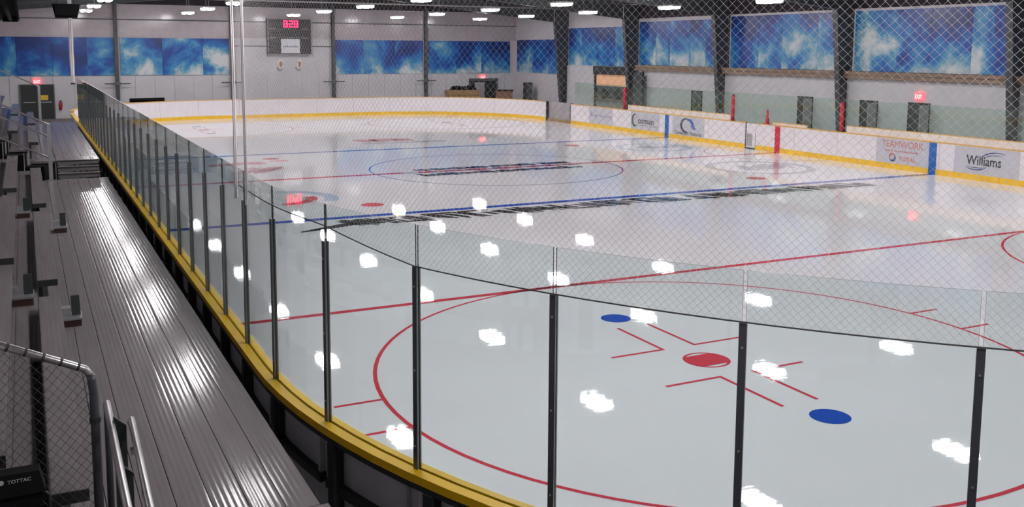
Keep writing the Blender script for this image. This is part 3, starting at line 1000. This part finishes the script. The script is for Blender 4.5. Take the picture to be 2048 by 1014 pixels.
def foot_row(k, y0, y1, base, lab):
    x1 = -15.19 - 0.42 * (k - 1)
    z = base + 0.28 * k
    t = thing('footboard', (x1 - 0.2, (y0 + y1) / 2, -0.04), lab, 'footboard', 'bleacher footboards')
    plank('plank', x1 - 0.205, x1, y0, y1, z, t)
    plank('plank', x1 - 0.415, x1 - 0.21, y0, y1, z, t)
    MB().box(x1 - 0.41, x1 - 0.40, y0, y1, z - 0.15, z - 0.051).build('riser', 'dark_steel', t)
    for i in range(4):
        y = y0 + 0.2 + (y1 - y0 - 0.4) * i / 3
        m = MB().box(x1 - 0.40, x1 - 0.02, y - 0.02, y + 0.02, z - 0.1, z - 0.052)
        m.box(x1 - 0.10, x1 - 0.06, y - 0.02, y + 0.02, -0.04, z - 0.1)
        m.build('support_leg', 'dark_steel', t)
SEGS = [(-25.66, -20.7), (-19.9, -14.85), (-14.0, -8.7)]
ORD = ['lowest', 'second', 'third', 'topmost']
WHERE = ['ending at the chain link fence', 'between the two aisle gaps', 'before the tall far handrails']
for k in range(4):
    for (a, b), w in zip(SEGS, WHERE):
        bench_row(k, a, b, ZD, 'grey aluminium bench plank of the %s row %s' % (ORD[k], w))
    if k:
        foot_row(k, -25.7, -8.0, ZD, 'aluminium footboards of the %s row on the near bleachers' % ORD[k])
for k in range(4):
    for (a, b), w in zip([(-6.6, -1.2), (-0.4, 5.2)], ['just behind the far handrails', 'at the far end of the stand']):
        bench_row(k, a, b, ZD2, 'grey aluminium bench plank of the %s raised row %s' % (ORD[k], w))
    if k:
        foot_row(k, -6.9, 5.4, ZD2, 'aluminium footboards of the %s row on the raised far bleachers' % ORD[k])
# landing planks under the raised first row
t = thing('footboard', (-14.85, -1, -0.04), 'narrow aluminium landing under the lowest raised bench', 'footboard', 'bleacher footboards')
plank('plank', -15.18, -14.92, -6.9, 5.6, ZD2 - 0.01, t)
plank('plank', -14.91, -14.65, -6.9, 5.6, ZD2 - 0.01, t)
MB().box(-15.15, -14.7, -6.8, -6.74, -0.04, ZD2 - 0.07).build('support_leg', 'dark_steel', t)
MB().box(-15.15, -14.7, 5.2, 5.26, -0.04, ZD2 - 0.07).build('support_leg', 'dark_steel', t)
# dark end panels of the raised stand
for k in range(4):
    xc = -15.085 - 0.42 * k
    t = thing('end_panel', (xc, -6.95, -0.04), 'black end panel closing the %s step of the raised stand' % ORD[k], 'panel', 'black stand end panels')
    MB().box(xc - 0.20, xc + 0.20, -6.98, -6.92, -0.04, ZD2 - 0.08 + 0.28 * k).build('sheet', 'black', t)
    MB().box(xc - 0.20, xc + 0.20, -7.0, -6.98, ZD2 - 0.12 + 0.28 * k, ZD2 - 0.085 + 0.28 * k).build('edge_strip', 'dark_steel', t)
# aisle step blocks
def aisle_step(x, y, z, lab):
    t = thing('aisle_step', (x, y, z), lab, 'aisle step', 'aisle step blocks')
    MB().box(x - 0.09, x + 0.09, y - 0.15, y + 0.15, z + 0.001, z + 0.075).build('body', 'step_brown', t)
    MB().box(x - 0.10, x + 0.10, y - 0.165, y + 0.16, z + 0.076, z + 0.095).build('tread', 'galv', t)
    m = MB().hexa([(x + 0.0, y - 0.02, z + .0955), (x + 0.09, y - 0.02, z + .0955), (x + 0.09, y + 0.02, z + .0955), (x + 0.0, y + 0.02, z + .0955),
                   (x + 0.0, y + 0.08, z + .29), (x + 0.085, y + 0.08, z + .29), (x + 0.085, y + 0.11, z + .29), (x + 0.0, y + 0.11, z + .29)])
    m.build('upright_plate', 'black_plate', t)
    MB().box(x - 0.095, x - 0.005, y + 0.01, y + 0.14, z + 0.096, z + 0.17).build('side_block', 'galv', t)
aisle_step(-14.87, -20.3, ZD, 'small step block on the walkway at the nearer aisle gap')
aisle_step(-15.32, -20.3, ZD + 0.28, 'small step block on the footboards at the nearer aisle gap')
aisle_step(-14.80, -14.42, ZD, 'small step block on the walkway at the farther aisle gap')
aisle_step(-15.32, -14.42, ZD + 0.28, 'small step block on the footboards at the farther aisle gap')

# sloping guard rails at the end of each stand
def guard_rail(y, base, lab, mids=(0.0, 0.27, 0.75), run=1.25, slope=0.5):
    xp = -14.76
    t = thing('guard_rail', (xp, y, base), lab, 'handrail')
    MB().box(xp - 0.05, xp + 0.03, y - 0.03, y + 0.03, base, base + 1.28).build('post', 'frame_grey' if 'frame_grey' in MATS else 'galv', t)
    MB().box(xp - run + 0.0, xp - run + 0.06, y - 0.03, y + 0.03, base + slope * run - 0.3, base + 1.28 + slope * run).build('post', 'galv', t)
    MB().box(xp - 0.09, xp + 0.07, y - 0.07, y + 0.07, base, base + 0.012).build('base_plate', 'galv', t)
    for d in mids:
        z = base + 1.28 - d
        MB().tube([(xp + 0.03, y, z - 0.03), (xp - 0.05, y, z), (xp - run + 0.03, y, z + slope * (run - 0.08))], 0.021, 8).build('rail', 'alu_tube', t, True)
guard_rail(-7.68, ZD + 0.002, 'sloping aluminium guard rail at the foot of the three steps')
guard_rail(5.5, ZD2, 'sloping aluminium guard rail near the dark double door', (0.0,))

# chain link fence panel at the near end of the stand
fy = -25.9
fence = thing('chain_link_fence', (-14.95, fy, ZD), 'chain link fence panel with silver top rail beside the bench', 'fence')
def ftop(x): return 2.5 - 0.46 * (x + 14.96)
pts = [(-14.945, fy, ZD), (-14.945, fy, 2.36), (-14.952, fy, 2.44), (-14.985, fy, 2.505), (-15.05, fy, ftop(-15.05))]
MB().tube(pts[:3] + [(-14.957, fy, 2.47)], 0.026, 10).build('post', 'post_metal', fence, True)
MB().tube([(-14.957, fy, 2.47), (-14.985, fy, 2.51), (-15.05, fy, ftop(-15.05)), (-16.3, fy, ftop(-16.3))], 0.021, 10).build('top_rail', 'alu_tube', fence, True)
MB().box(-15.245, -15.200, fy + 0.02, fy + 0.06, ZD, ftop(-15.2) - 0.03).build('post', 'black', fence)
m = MB()
sp = 0.05
for sg in (1, -1):
    for k in range(-60, 70):
        # line: z = ZD + sg*(x - xk)
        xk = -16.3 + sp * k
        pts = []
        for i in range(60):
            x = -16.28 + (1.32) * i / 59
            z = ZD + 0.06 + sg * (x - xk) * 1.15
            if ZD + 0.05 <= z <= ftop(x) - 0.015:
                pts.append((x, fy + 0.004 * sg * math.sin(i), z))
        if len(pts) > 1:
            m.tube([pts[0], pts[len(pts) // 2], pts[-1]] if len(pts) > 2 else pts, 0.0014, 3, caps=False)
o = m.build('wire_mesh', 'fence_wire', fence)
o['kind'] = 'stuff'
for k in range(12):
    x = -15.02 - 0.085 * k
    z = ftop(x)
    MB().tube([(x - 0.006, fy - 0.001, z + 0.0028), (x + 0.006, fy, z - 0.0028)], 0.0235, 8).build('wire_tie', 'rope_dark', fence)
for z in (2.2, 1.5):
    MB().tube([(-14.945, fy, z), (-14.945, fy, z + 0.03)], 0.031, 10).build('clamp', 'dark_steel', fence)

# stair handrail on the walkway, two tubes with dark infill plates
hr = thing('stair_handrail', (-14.83, -26.3, ZD), 'twin aluminium handrail tubes with black infill plates on the walkway', 'handrail')
MB().tube([(-14.866, -25.58, 2.16), (-14.866, -25.62, 2.2), (-14.885, -27.1, 2.22), (-14.9, -28.6, 2.25)], 0.021, 10).build('tube', 'alu_tube', hr, True)
MB().tube([(-14.762, -25.9, 2.16), (-14.762, -25.95, 2.2), (-14.79, -27.1, 2.2), (-14.80, -28.6, 2.22)], 0.019, 10).build('tube', 'alu_tube', hr, True)
for yy, dx, dz in ((-26.0, 0.0, 0.0), (-26.5, -0.014, -0.07)):
    m = MB().prism([(-14.858, 1.72), (-14.793, 1.72), (-14.793, 2.19), (-14.858, 2.25)], lambda a, b: (a + dx, yy, b + dz), lambda a, b: (a + dx, yy + 0.02, b + dz))
    m.build('infill_plate', 'black_plate', hr)
for y in (-26.3, -26.85, -28.2):
    MB().box(-14.80, -14.76, y - 0.02, y + 0.02, 2.14, 2.17).build('bracket', 'galv', hr)
for x, y in ((-14.866, -25.62), (-14.895, -28.4)):
    MB().tube([(x, y, ZD), (x, y, 2.19)], 0.019, 8).build('support_post', 'dark_steel', hr, True)

# black equipment bag against the fence
bag = thing('equipment_bag', (-15.36, -26.33, ZD), 'black boxy equipment bag with white lettering before the fence', 'bag')
m = MB()
bx0, bx1, by0, by1, bz0, bz1 = -15.62, -15.215, -26.42, -26.27, ZD, 2.17
m.hexa([(bx0, by0, bz0), (bx1, by0, bz0), (bx1, by1, bz0), (bx0, by1, bz0), (bx0 + .01, by0 + .02, bz1 - .1), (bx1 - .01, by0 + .02, bz1 - .1), (bx1 - .01, by1 - .01, bz1 - .1), (bx0 + .01, by1 - .01, bz1 - .1)])
m.build('body', 'black', bag)
m = MB()
m.hexa([(bx0 - .005, by0, bz1 - .1), (bx1 + .005, by0, bz1 - .1), (bx1 + .005, by1, bz1 - .1), (bx0 - .005, by1, bz1 - .1), (bx0 + .02, by0 + .04, bz1), (bx1 - .02, by0 + .04, bz1), (bx1 - .02, by1 - .02, bz1), (bx0 + .02, by1 - .02, bz1)])
lid = m.build('lid', 'black', bag)
MB().tube([(bx1 - 0.006, by0 + 0.05, bz1 - 0.12), (bx1 + 0.02, by0 + 0.05, bz1 - 0.14), (bx1 + 0.02, by0 + 0.06, bz1 - 0.22), (bx1 - 0.004, by0 + 0.06, bz1 - 0.25)], 0.01, 6).build('side_handle', 'black_plate', bag, True)
text_on('lettering', 'TOTTAC', 0.023, 'bag_text', lid, (-15.325, by0 + 0.022, bz1 - 0.038), (1, 0, 0.02), (0, 0.371, 0.928), 'CENTER', 0.0004, 1.15)
MB().ring(0, 0, 0.0, 0.012, 0, n=14).build('logo_dot', 'bag_text', lid)
_o = lid.children[-1]
_o.location = (-15.405, by0 + 0.026, bz1 - 0.03)
_o.rotation_euler = (math.radians(68), 0, 0)

# ================================================================== MURALS
def mural(y0, y1, z0, z1, n, lab, right=True, seed=0):
    """a bay of printed sky panels; along the side wall (right) or the end wall"""
    rnd = random.Random(seed)
    ws = [rnd.uniform(0.8, 1.25) for _ in range(n)]
    s = sum(ws)
    a = y0
    if right:
        t = thing('sky_mural', (WX1 - 0.04, (y0 + y1) / 2, z0), lab, 'mural', 'sky mural panels')
    else:
        t = thing('sky_mural', ((y0 + y1) / 2, WY1 - 0.04, z0), lab, 'mural', 'sky mural panels')
    for w in ws:
        b = a + (y1 - y0) * w / s
        if right:
            MB().box(WX1 - 0.05, WX1 - 0.008, a + 0.006, b - 0.006, z0, z1).build('print_panel', 'sky_print', t)
        else:
            MB().box(a + 0.006, b - 0.006, WY1 - 0.062, WY1 - 0.036, z0, z1).build('print_panel', 'sky_print', t)
        a = b
    if right:
        MB().box(WX1 - 0.09, WX1 - 0.008, y0, y1, z1 + 0.002, z1 + 0.1).build('top_trim', 'wall_white', t)
    else:
        MB().box(y0, y1, WY1 - 0.07, WY1 - 0.036, z1 + 0.002, z1 + 0.03).build('top_trim', 'wall_upper', t)
mural(-17.0, -10.15, 2.56, 4.88, 4, 'blue cloud mural on the end wall above the dark double door', False, 1)
mural(-9.8, -3.2, 2.56, 4.88, 3, 'blue cloud mural on the end wall between door bay and scoreboard', False, 2)
mural(3.88, 10.28, 2.56, 4.88, 3, 'blue cloud mural on the end wall next to the scoreboard', False, 3)
mural(10.66, 17.2, 2.56, 4.88, 3, 'blue cloud mural on the end wall above the workshop doorway', False, 4)
mural(26.0, 33.2, 2.64, 5.0, 3, 'low blue cloud mural on the side wall in the far corner', True, 5)
mural(17.6, 25.5, 3.3, 5.72, 4, 'blue cloud mural on the side wall over the lit hatch', True, 6)
mural(9.2, 17.1, 3.43, 5.95, 5, 'blue cloud mural on the side wall over the single grey door', True, 7)
mural(0.75, 8.7, 3.43, 6.04, 4, 'blue cloud mural on the side wall over the half open doorway', True, 8)
mural(-7.7, 0.25, 3.43, 6.04, 4, 'blue cloud mural on the side wall over the red exit sign', True, 9)
mural(-16.1, -8.2, 3.43, 6.04, 4, 'blue cloud mural on the side wall past the exit sign column', True, 10)

# ================================================================== SCOREBOARD and things on the end wall
ysb = WY1 - 0.33
sb = thing('scoreboard', (0.7, WY1 - 0.2, 3.85), 'black scoreboard with red digits and white sponsor panel', 'scoreboard')
MB().box(-0.76, 2.17, ysb, WY1 - 0.03, 3.86, 6.24).build('cabinet', 'score_black', sb)
for a, b, c, d in ((-0.76, 2.17, 6.19, 6.24), (-0.76, 2.17, 3.86, 3.91), (-0.76, -0.71, 3.91, 6.19), (2.12, 2.17, 3.91, 6.19)):
    MB().box(a, b, ysb - 0.03, ysb - 0.001, c, d).build('frame_strip', 'score_line', sb)
SEG = {'0': 'abcdef', '2': 'abged', '8': 'abcdefg', '1': 'bc', '4': 'fgbc', '5': 'afgcd'}
def digit(ch, x, z, w, h):
    m = MB(); t = 0.075; yb = ysb - 0.02
    R = {'a': (0, w, h - t, h), 'd': (0, w, 0, t), 'g': (0, w, h / 2 - t / 2, h / 2 + t / 2), 'f': (0, t, h / 2, h), 'e': (0, t, 0, h / 2), 'b': (w - t, w, h / 2, h), 'c': (w - t, w, 0, h / 2)}
    for sgm in SEG[ch]:
        a, b, c, d = R[sgm]
        m.box(x + a, x + b, yb, ysb - 0.001, z + c, z + d)
    m.build('digit', 'led_red', sb)
for ch, x in zip('828', (0.30, 0.66, 1.0)):
    digit(ch, x, 5.66, 0.28, 0.46)
wp = MB().box(0.12, 1.37, ysb - 0.03, ysb - 0.001, 3.97, 4.9).build('sponsor_panel', 'panel_white', sb)
m = MB()
rnd = random.Random(4)
for i in range(14):
    x = 0.25 + 0.073 * i
    m.box(x, x + 0.03, ysb - 0.036, ysb - 0.0305, 4.36, 4.36 + rnd.choice((0.1, 0.1, 0.16)))
    m.box(x, x + 0.06, ysb - 0.036, ysb - 0.0305, 4.36, 4.39)
m.build('lettering', 'ink_navy', wp)
for x, z in ((-0.6, 5.55), (1.55, 5.55), (-0.55, 4.92), (1.55, 4.92)):
    m = MB()
    for i in range(4):
        m.box(x + 0.1 * i, x + 0.1 * i + 0.06, ysb - 0.012, ysb - 0.001, z, z + 0.09)
    m.build('caption', 'score_line', sb)
for z in (5.5, 4.98):
    MB().box(-0.7, 2.1, ysb - 0.008, ysb - 0.001, z, z + 0.015).build('divider', 'score_line', sb)
for x in (0.12, 1.38):
    t = thing('wall_ornament', (x, WY1 - 0.1, 2.78), 'small brown and white ornament hung below the scoreboard', 'ornament', 'ornaments below the scoreboard')
    m = MB()
    m.prism([(-0.16, 0.25), (0.14, 0.25), (0.2, 0.5), (0.12, 0.78), (-0.14, 0.78), (-0.22, 0.52)], lambda a, b: (x + a, WY1 - 0.11, 2.78 + b), lambda a, b: (x + a, WY1 - 0.036, 2.78 + b))
    m.build('shield', 'white_paint', t)
    MB().prism([(-0.08, 0.3), (0.06, 0.28), (0.13, 0.5), (0.04, 0.66), (-0.1, 0.6)], lambda a, b: (x + a, WY1 - 0.13, 2.78 + b), lambda a, b: (x + a, WY1 - 0.111, 2.78 + b)).build('crest', 'brown_orn', t)
    MB().tube([(x - 0.26, WY1 - 0.06, 2.78 + 0.22), (x - 0.05, WY1 - 0.06, 2.78), (x + 0.1, WY1 - 0.06, 2.80 + 0.1)], 0.025, 6).build('hanger_foot', 'door_dark', t)

def exit_sign(x, y, z, axis, lab):
    t = thing('exit_sign', (x, y, z), lab, 'exit sign')
    if axis == 'y':       # faces -Y
        MB().box(x - 0.2, x + 0.2, y, WY1 - 0.036, z, z + 0.3).build('lightbox', 'exit_red', t)
        text_on('lettering', 'EXIT', 0.24, 'exit_letter', t, (x, y - 0.004, z + 0.065), (1, 0, 0), (0, 0, 1), 'CENTER', 0.002, 0.72)
    else:                 # faces -X
        MB().box(x, x + 0.08, y - 0.2, y + 0.2, z, z + 0.3).build('lightbox', 'exit_red', t)
        text_on('lettering', 'EXIT', 0.24, 'exit_letter', t, (x - 0.004, y, z + 0.065), (0, -1, 0), (0, 0, 1), 'CENTER', 0.002, 0.72)
exit_sign(-14.53, WY1 - 0.14, 2.06, 'y', 'glowing red exit sign above the dark double door')
exit_sign(14.95, WY1 - 0.14, 2.12, 'y', 'glowing red exit sign above the workshop doorway')
exit_sign(17.46, -3.5, 2.32, 'x', 'glowing red exit sign above the side wall door')

# double door by the bleachers
yd = WY1 - 0.036
d = thing('door_1', (-14.55, yd, -0.04), 'dark double door with yellow notice under exit sign', 'door', kind='structure')
MB().box(-15.50, -15.42, yd - 0.09, yd, -0.04, 2.0).build('frame', 'door_grey', d)
MB().box(-13.67, -13.59, yd - 0.09, yd, -0.04, 2.0).build('frame', 'door_grey', d)
MB().box(-15.50, -13.59, yd - 0.09, yd, 2.001, 2.05).build('frame', 'door_grey', d)
for a, b in ((-15.41, -14.56), (-14.53, -13.68)):
    lf = MB().box(a, b, yd - 0.06, yd - 0.002, -0.03, 1.99).build('door_leaf', 'door_dark', d)
    MB().box(a + 0.1, b - 0.1, yd - 0.1, yd - 0.061, 0.95, 1.0).build('push_bar', 'galv', lf)
MB().box(-14.36, -13.96, yd - 0.075, yd - 0.062, 1.1, 1.4).build('notice', 'yellow_sign', d)
fx = thing('fire_extinguisher', (-13.3, WY1 - 0.13, 0.5), 'red fire extinguisher hung beside the double door', 'fire extinguisher')
MB().tube([(-13.3, WY1 - 0.12, 0.5), (-13.3, WY1 - 0.12, 0.92), (-13.3, WY1 - 0.12, 0.98), (-13.3, WY1 - 0.12, 1.0)], [0.08, 0.08, 0.05, 0.025], 12).build('cylinder', 'red_pad', fx, True)
MB().box(-13.34, -13.24, WY1 - 0.15, WY1 - 0.1, 1.0, 1.06).build('valve', 'black', fx)
MB().tube([(-13.25, WY1 - 0.12, 1.03), (-13.2, WY1 - 0.12, 0.95), (-13.21, WY1 - 0.12, 0.65)], 0.012, 6).build('hose', 'black', fx)
MB().box(-13.33, -13.27, WY1 - 0.045, WY1 - 0.0355, 0.6, 0.9).build('wall_bracket', 'galv', fx)
# workshop doorway
d = thing('door_2', (15.0, yd, -0.04), 'dark roll up doorway in the end wall behind the boards', 'door', kind='structure')
MB().box(13.95, 16.05, yd - 0.05, yd - 0.001, -0.04, 2.0).build('shutter', 'door_dark', d)
for a, b in ((13.85, 13.95), (16.05, 16.15)):
    MB().box(a, b, yd - 0.12, yd - 0.001, -0.04, 2.06).build('frame', 'door_grey', d)
MB().box(13.85, 16.15, yd - 0.2, yd - 0.001, 2.061, 2.18).build('frame', 'door_grey', d)
MB().box(14.3, 15.1, yd - 0.08, yd - 0.051, -0.02, 1.9).build('open_leaf', 'gate_grey', d)

# crate, machine and bits behind the far boards
t = thing('wooden_crate', (12.6, 32.2, -0.04), 'long brown wooden crate behind the far boards', 'crate')
for k in range(4):
    MB().box(11.6, 14.0, 31.9, 31.94, -0.04 + 0.36 * k, 0.29 + 0.36 * k).build('board', 'wood', t)
MB().box(11.6, 14.0, 32.6, 32.64, -0.04, 1.4).build('board', 'wood', t)
for x in (11.6, 13.95):
    MB().box(x, x + 0.05, 31.945, 32.595, -0.04, 1.4).build('end_board', 'wood', t)
MB().box(11.7, 13.9, 31.96, 32.58, 1.30, 1.40).build('lid', 'wood', t)
t = thing('tarpaulin', (12.8, 32.2, 1.41), 'crumpled black tarpaulin lying on the wooden crate', 'tarpaulin')
m = MB()
n1, n2 = 14, 5
rnd = random.Random(9)
hts = [[1.412 + (0.32 if 0 < j < n2 and 0 < i < n1 else 0.0) * rnd.uniform(0.5, 1.0) for j in range(n2 + 1)] for i in range(n1 + 1)]
for i in range(n1 + 1):
    for j in range(n2 + 1):
        m.v.append((11.85 + 2.0 * i / n1, 32.0 + 0.5 * j / n2, hts[i][j]))
for i in range(n1):
    for j in range(n2):
        a = i * (n2 + 1) + j
        m.f.append((a, a + n2 + 1, a + n2 + 2, a + 1)); m.m.append(0)
m.build('sheet', 'black', t)
MB().box(12.9, 13.2, 32.05, 32.25, 1.405, 1.56).build('folded_edge', 'gate_grey', t)
t = thing('storage_bin', (15.6, 31.2, -0.04), 'brown storage bin standing near the workshop doorway', 'bin')
MB().hexa([(15.2, 30.9, -.04), (16.1, 30.9, -.04), (16.1, 31.6, -.04), (15.2, 31.6, -.04), (15.15, 30.85, 1.35), (16.15, 30.85, 1.35), (16.15, 31.65, 1.35), (15.15, 31.65, 1.35)]).build('body', 'brown_orn', t)
MB().box(15.1, 16.2, 30.8, 31.7, 1.351, 1.42).build('lid', 'door_dark', t)
t = thing('tool_cabinet', (17.0, 30.2, -0.04), 'tall narrow dark cabinet by the corner of the hall', 'cabinet')
MB().box(16.75, 17.25, 29.9, 30.4, -0.04, 1.95).build('body', 'door_dark', t)
for a in (16.77, 17.01):
    dr = MB().box(a, a + 0.22, 29.87, 29.899, 0.05, 1.9).build('door', 'door_grey', t)
    MB().box(a + 0.09, a + 0.12, 29.85, 29.869, 0.9, 1.05).build('handle', 'galv', dr)
t = thing('rubber_mat_roll', (-8.6, 29.9, -0.04), 'long black rolled mat behind the white far boards', 'mat')
MB().tube([(-9.7, 29.75, 1.18), (-7.75, 29.75, 1.2)], 0.12, 12).build('roll', 'black', t, True)
for x in (-9.5, -8.0):
    MB().box(x - 0.04, x + 0.04, 29.7, 29.8, -0.04, 1.08).build('stand', 'dark_steel', t)

# ================================================================== DOORS and hatch on the side wall
def side_door(nm, yc, w, h, lab, leaf='door_grey', ajar=False):
    d = thing(nm, (17.5, yc, -0.04), lab, 'door', kind='structure')
    x0, x1 = 17.49, 17.549
    for a, b in ((yc - w / 2 - 0.06, yc - w / 2), (yc + w / 2, yc + w / 2 + 0.06)):
        MB().box(x0, x1, a, b, -0.04, h + 0.06).build('frame', 'door_dark', d)
    MB().box(x0, x1, yc - w / 2, yc + w / 2, h, h + 0.06).build('frame', 'door_dark', d)
    lf = MB().box(x0 + 0.02, x1, yc - w / 2 + 0.005, yc + w / 2 - 0.005, -0.03, h - 0.005).build('door_leaf', leaf, d)
    MB().box(x0 - 0.03, x0 + 0.019, yc - w / 2 + 0.06, yc - w / 2 + 0.09, 0.95, 1.1).build('handle', 'galv', lf)
    if ajar:
        MB().box(x0 - 0.5, x0 - 0.001, yc - w / 2 - 0.05, yc - w / 2 - 0.01, -0.03, h - 0.01).build('open_leaf', 'gate_grey', d)
    MB().box(x0 + 0.012, x0 + 0.019, yc - 0.1, yc + 0.1, 1.3, 1.75).build('window_pane', 'black_plate', lf)
side_door('door_3', 11.25, 0.8, 2.05, 'plain grey green door in the side wall nearest the hatch', 'door_grey')
side_door('door_4', 3.0, 0.85, 2.12, 'dark doorway with pale leaf swung open in side wall', 'door_dark', True)
side_door('door_5', -0.85, 0.85, 2.12, 'dark side wall door right behind the red padded post', 'door_dark', True)
side_door('door_6', -3.5, 0.95, 2.15, 'dark side wall door directly beneath the exit sign', 'door_dark', True)
h = thing('serving_hatch', (17.6, 20.0, -0.04), 'side wall serving hatch with peach panel glowing in place of interior light', 'hatch')
MB().box(17.62, 17.69, 18.1, 21.9, 2.05, 2.75).build('shutter', 'peach', h)  # interior back panel, its own glow standing in for light inside
MB().box(17.60, 17.69, 18.1, 21.9, -0.04, 1.2).build('counter_front', 'gate_grey', h)
MB().box(17.35, 17.69, 18.1, 21.9, 1.201, 1.25).build('counter_top', 'wood', h)
MB().box(17.66, 17.69, 18.1, 21.9, 1.251, 2.04).build('opening_back', 'door_grey', h)
for y in (18.05, 21.89):
    MB().box(17.5, 17.69, y - 0.05, y + 0.05, -0.04, 2.75).build('jamb', 'dark_steel', h)
for y in (19.2, 20.6):
    MB().tube([(17.45, y, 1.251), (17.45, y, 1.7), (17.45, y, 1.85)], [0.16, 0.2, 0.05], 10).build('stock', 'door_dark', h)
sc_ = thing('storage_screen', (17.35, 16.95, -0.04), 'dark grey screen panel beside the lit serving hatch', 'screen panel')
MB().box(17.2, 17.24, 16.0, 17.1, -0.04, 3.0).build('sheet', 'frame_steel', sc_)
for y in (16.0, 17.06):
    MB().box(17.16, 17.28, y - 0.03, y + 0.03, -0.04, 3.05).build('post', 'dark_steel', sc_)

# ================================================================== LOUDSPEAKER over the stand
sp_ = thing('loudspeaker', (-14.2, -5, 5.0), 'black loudspeaker box hanging above the walkway', 'loudspeaker')
m = MB()
m.hexa([(-14.45, -5.0, 4.99), (-13.95, -5.0, 4.99), (-13.98, -4.55, 5.02), (-14.42, -4.55, 5.02), (-14.52, -5.05, 5.33), (-13.88, -5.05, 5.33), (-13.92, -4.5, 5.36), (-14.48, -4.5, 5.36)])
m.build('cabinet', 'black', sp_)
MB().box(-14.45, -13.95, -5.075, -5.055, 5.05, 5.3).build('grille', 'black', sp_)
for x in (-14.4, -14.0):
    MB().tube([(x, -4.8, 5.34), (x, -4.8, roof_z(x) - 0.01)], 0.012, 6).build('hanger', 'dark_steel', sp_)
# radiant heater above the benches
ht = thing('radiant_heater', (-15.5, -2, 5.2), 'long dark tube heater hanging over the benches', 'heater')
m = MB()
m.prism([(-0.30, 0.0), (-0.2, 0.2), (0.2, 0.2), (0.30, 0.0), (0.28, 0.0), (0.19, 0.18), (-0.19, 0.18), (-0.28, 0.0)], lambda a, b: (-15.55 + a, -12.0, 5.2 + b), lambda a, b: (-15.55 + a, 8.0, 5.2 + b))
m.build('reflector', 'black', ht)
MB().tube([(-15.55, -11.9, 5.26), (-15.55, 7.9, 5.26)], 0.07, 8).build('burner_tube', 'black', ht, True)
MB().box(-15.8, -15.3, 8.01, 8.6, 5.18, 5.55).build('burner_box', 'black', ht)
for y in (-11, -5, 1, 7):
    MB().tube([(-15.55, y, 5.4), (-15.55, y, roof_z(-15.55) - 0.01)], 0.01, 5).build('hanger', 'galv', ht)
cs = thing('column_loudspeaker', (-15.9, -6.76, ZD2 + 0.56), 'tall black column loudspeaker standing on the upper footboards', 'loudspeaker')
MB().hexa([(-16.1, -6.9, 3.2), (-15.72, -6.9, 3.25), (-15.72, -6.6, 3.25), (-16.1, -6.6, 3.2), (-16.1, -6.9, 4.75), (-15.66, -6.9, 4.65), (-15.66, -6.6, 4.65), (-16.1, -6.6, 4.75)]).build('cabinet', 'black', cs)
MB().tube([(-15.9, -6.76, ZD2 + 0.58), (-15.9, -6.76, 3.22)], 0.03, 8).build('stand_pole', 'black', cs)
MB().box(-15.98, -15.82, -6.86, -6.66, ZD2 + 0.561, ZD2 + 0.58).build('stand_foot', 'black', cs)
# sprinkler main under the roof
pipe = thing('roof_pipe', (0, 30.5, 7.2), 'long pale pipe running across under the roof', 'pipe')
MB().tube([(-9.0, 24.9, 6.98), (16.2, 24.9, 6.98)], 0.05, 8).build('pipe_run', 'gate_grey', pipe, True)
for x in (-8, 0, 8, 15.5):
    MB().tube([(x, 24.9, 7.02), (x, 24.9, roof_z(x) - 0.01)], 0.01, 5).build('hanger', 'galv', pipe)
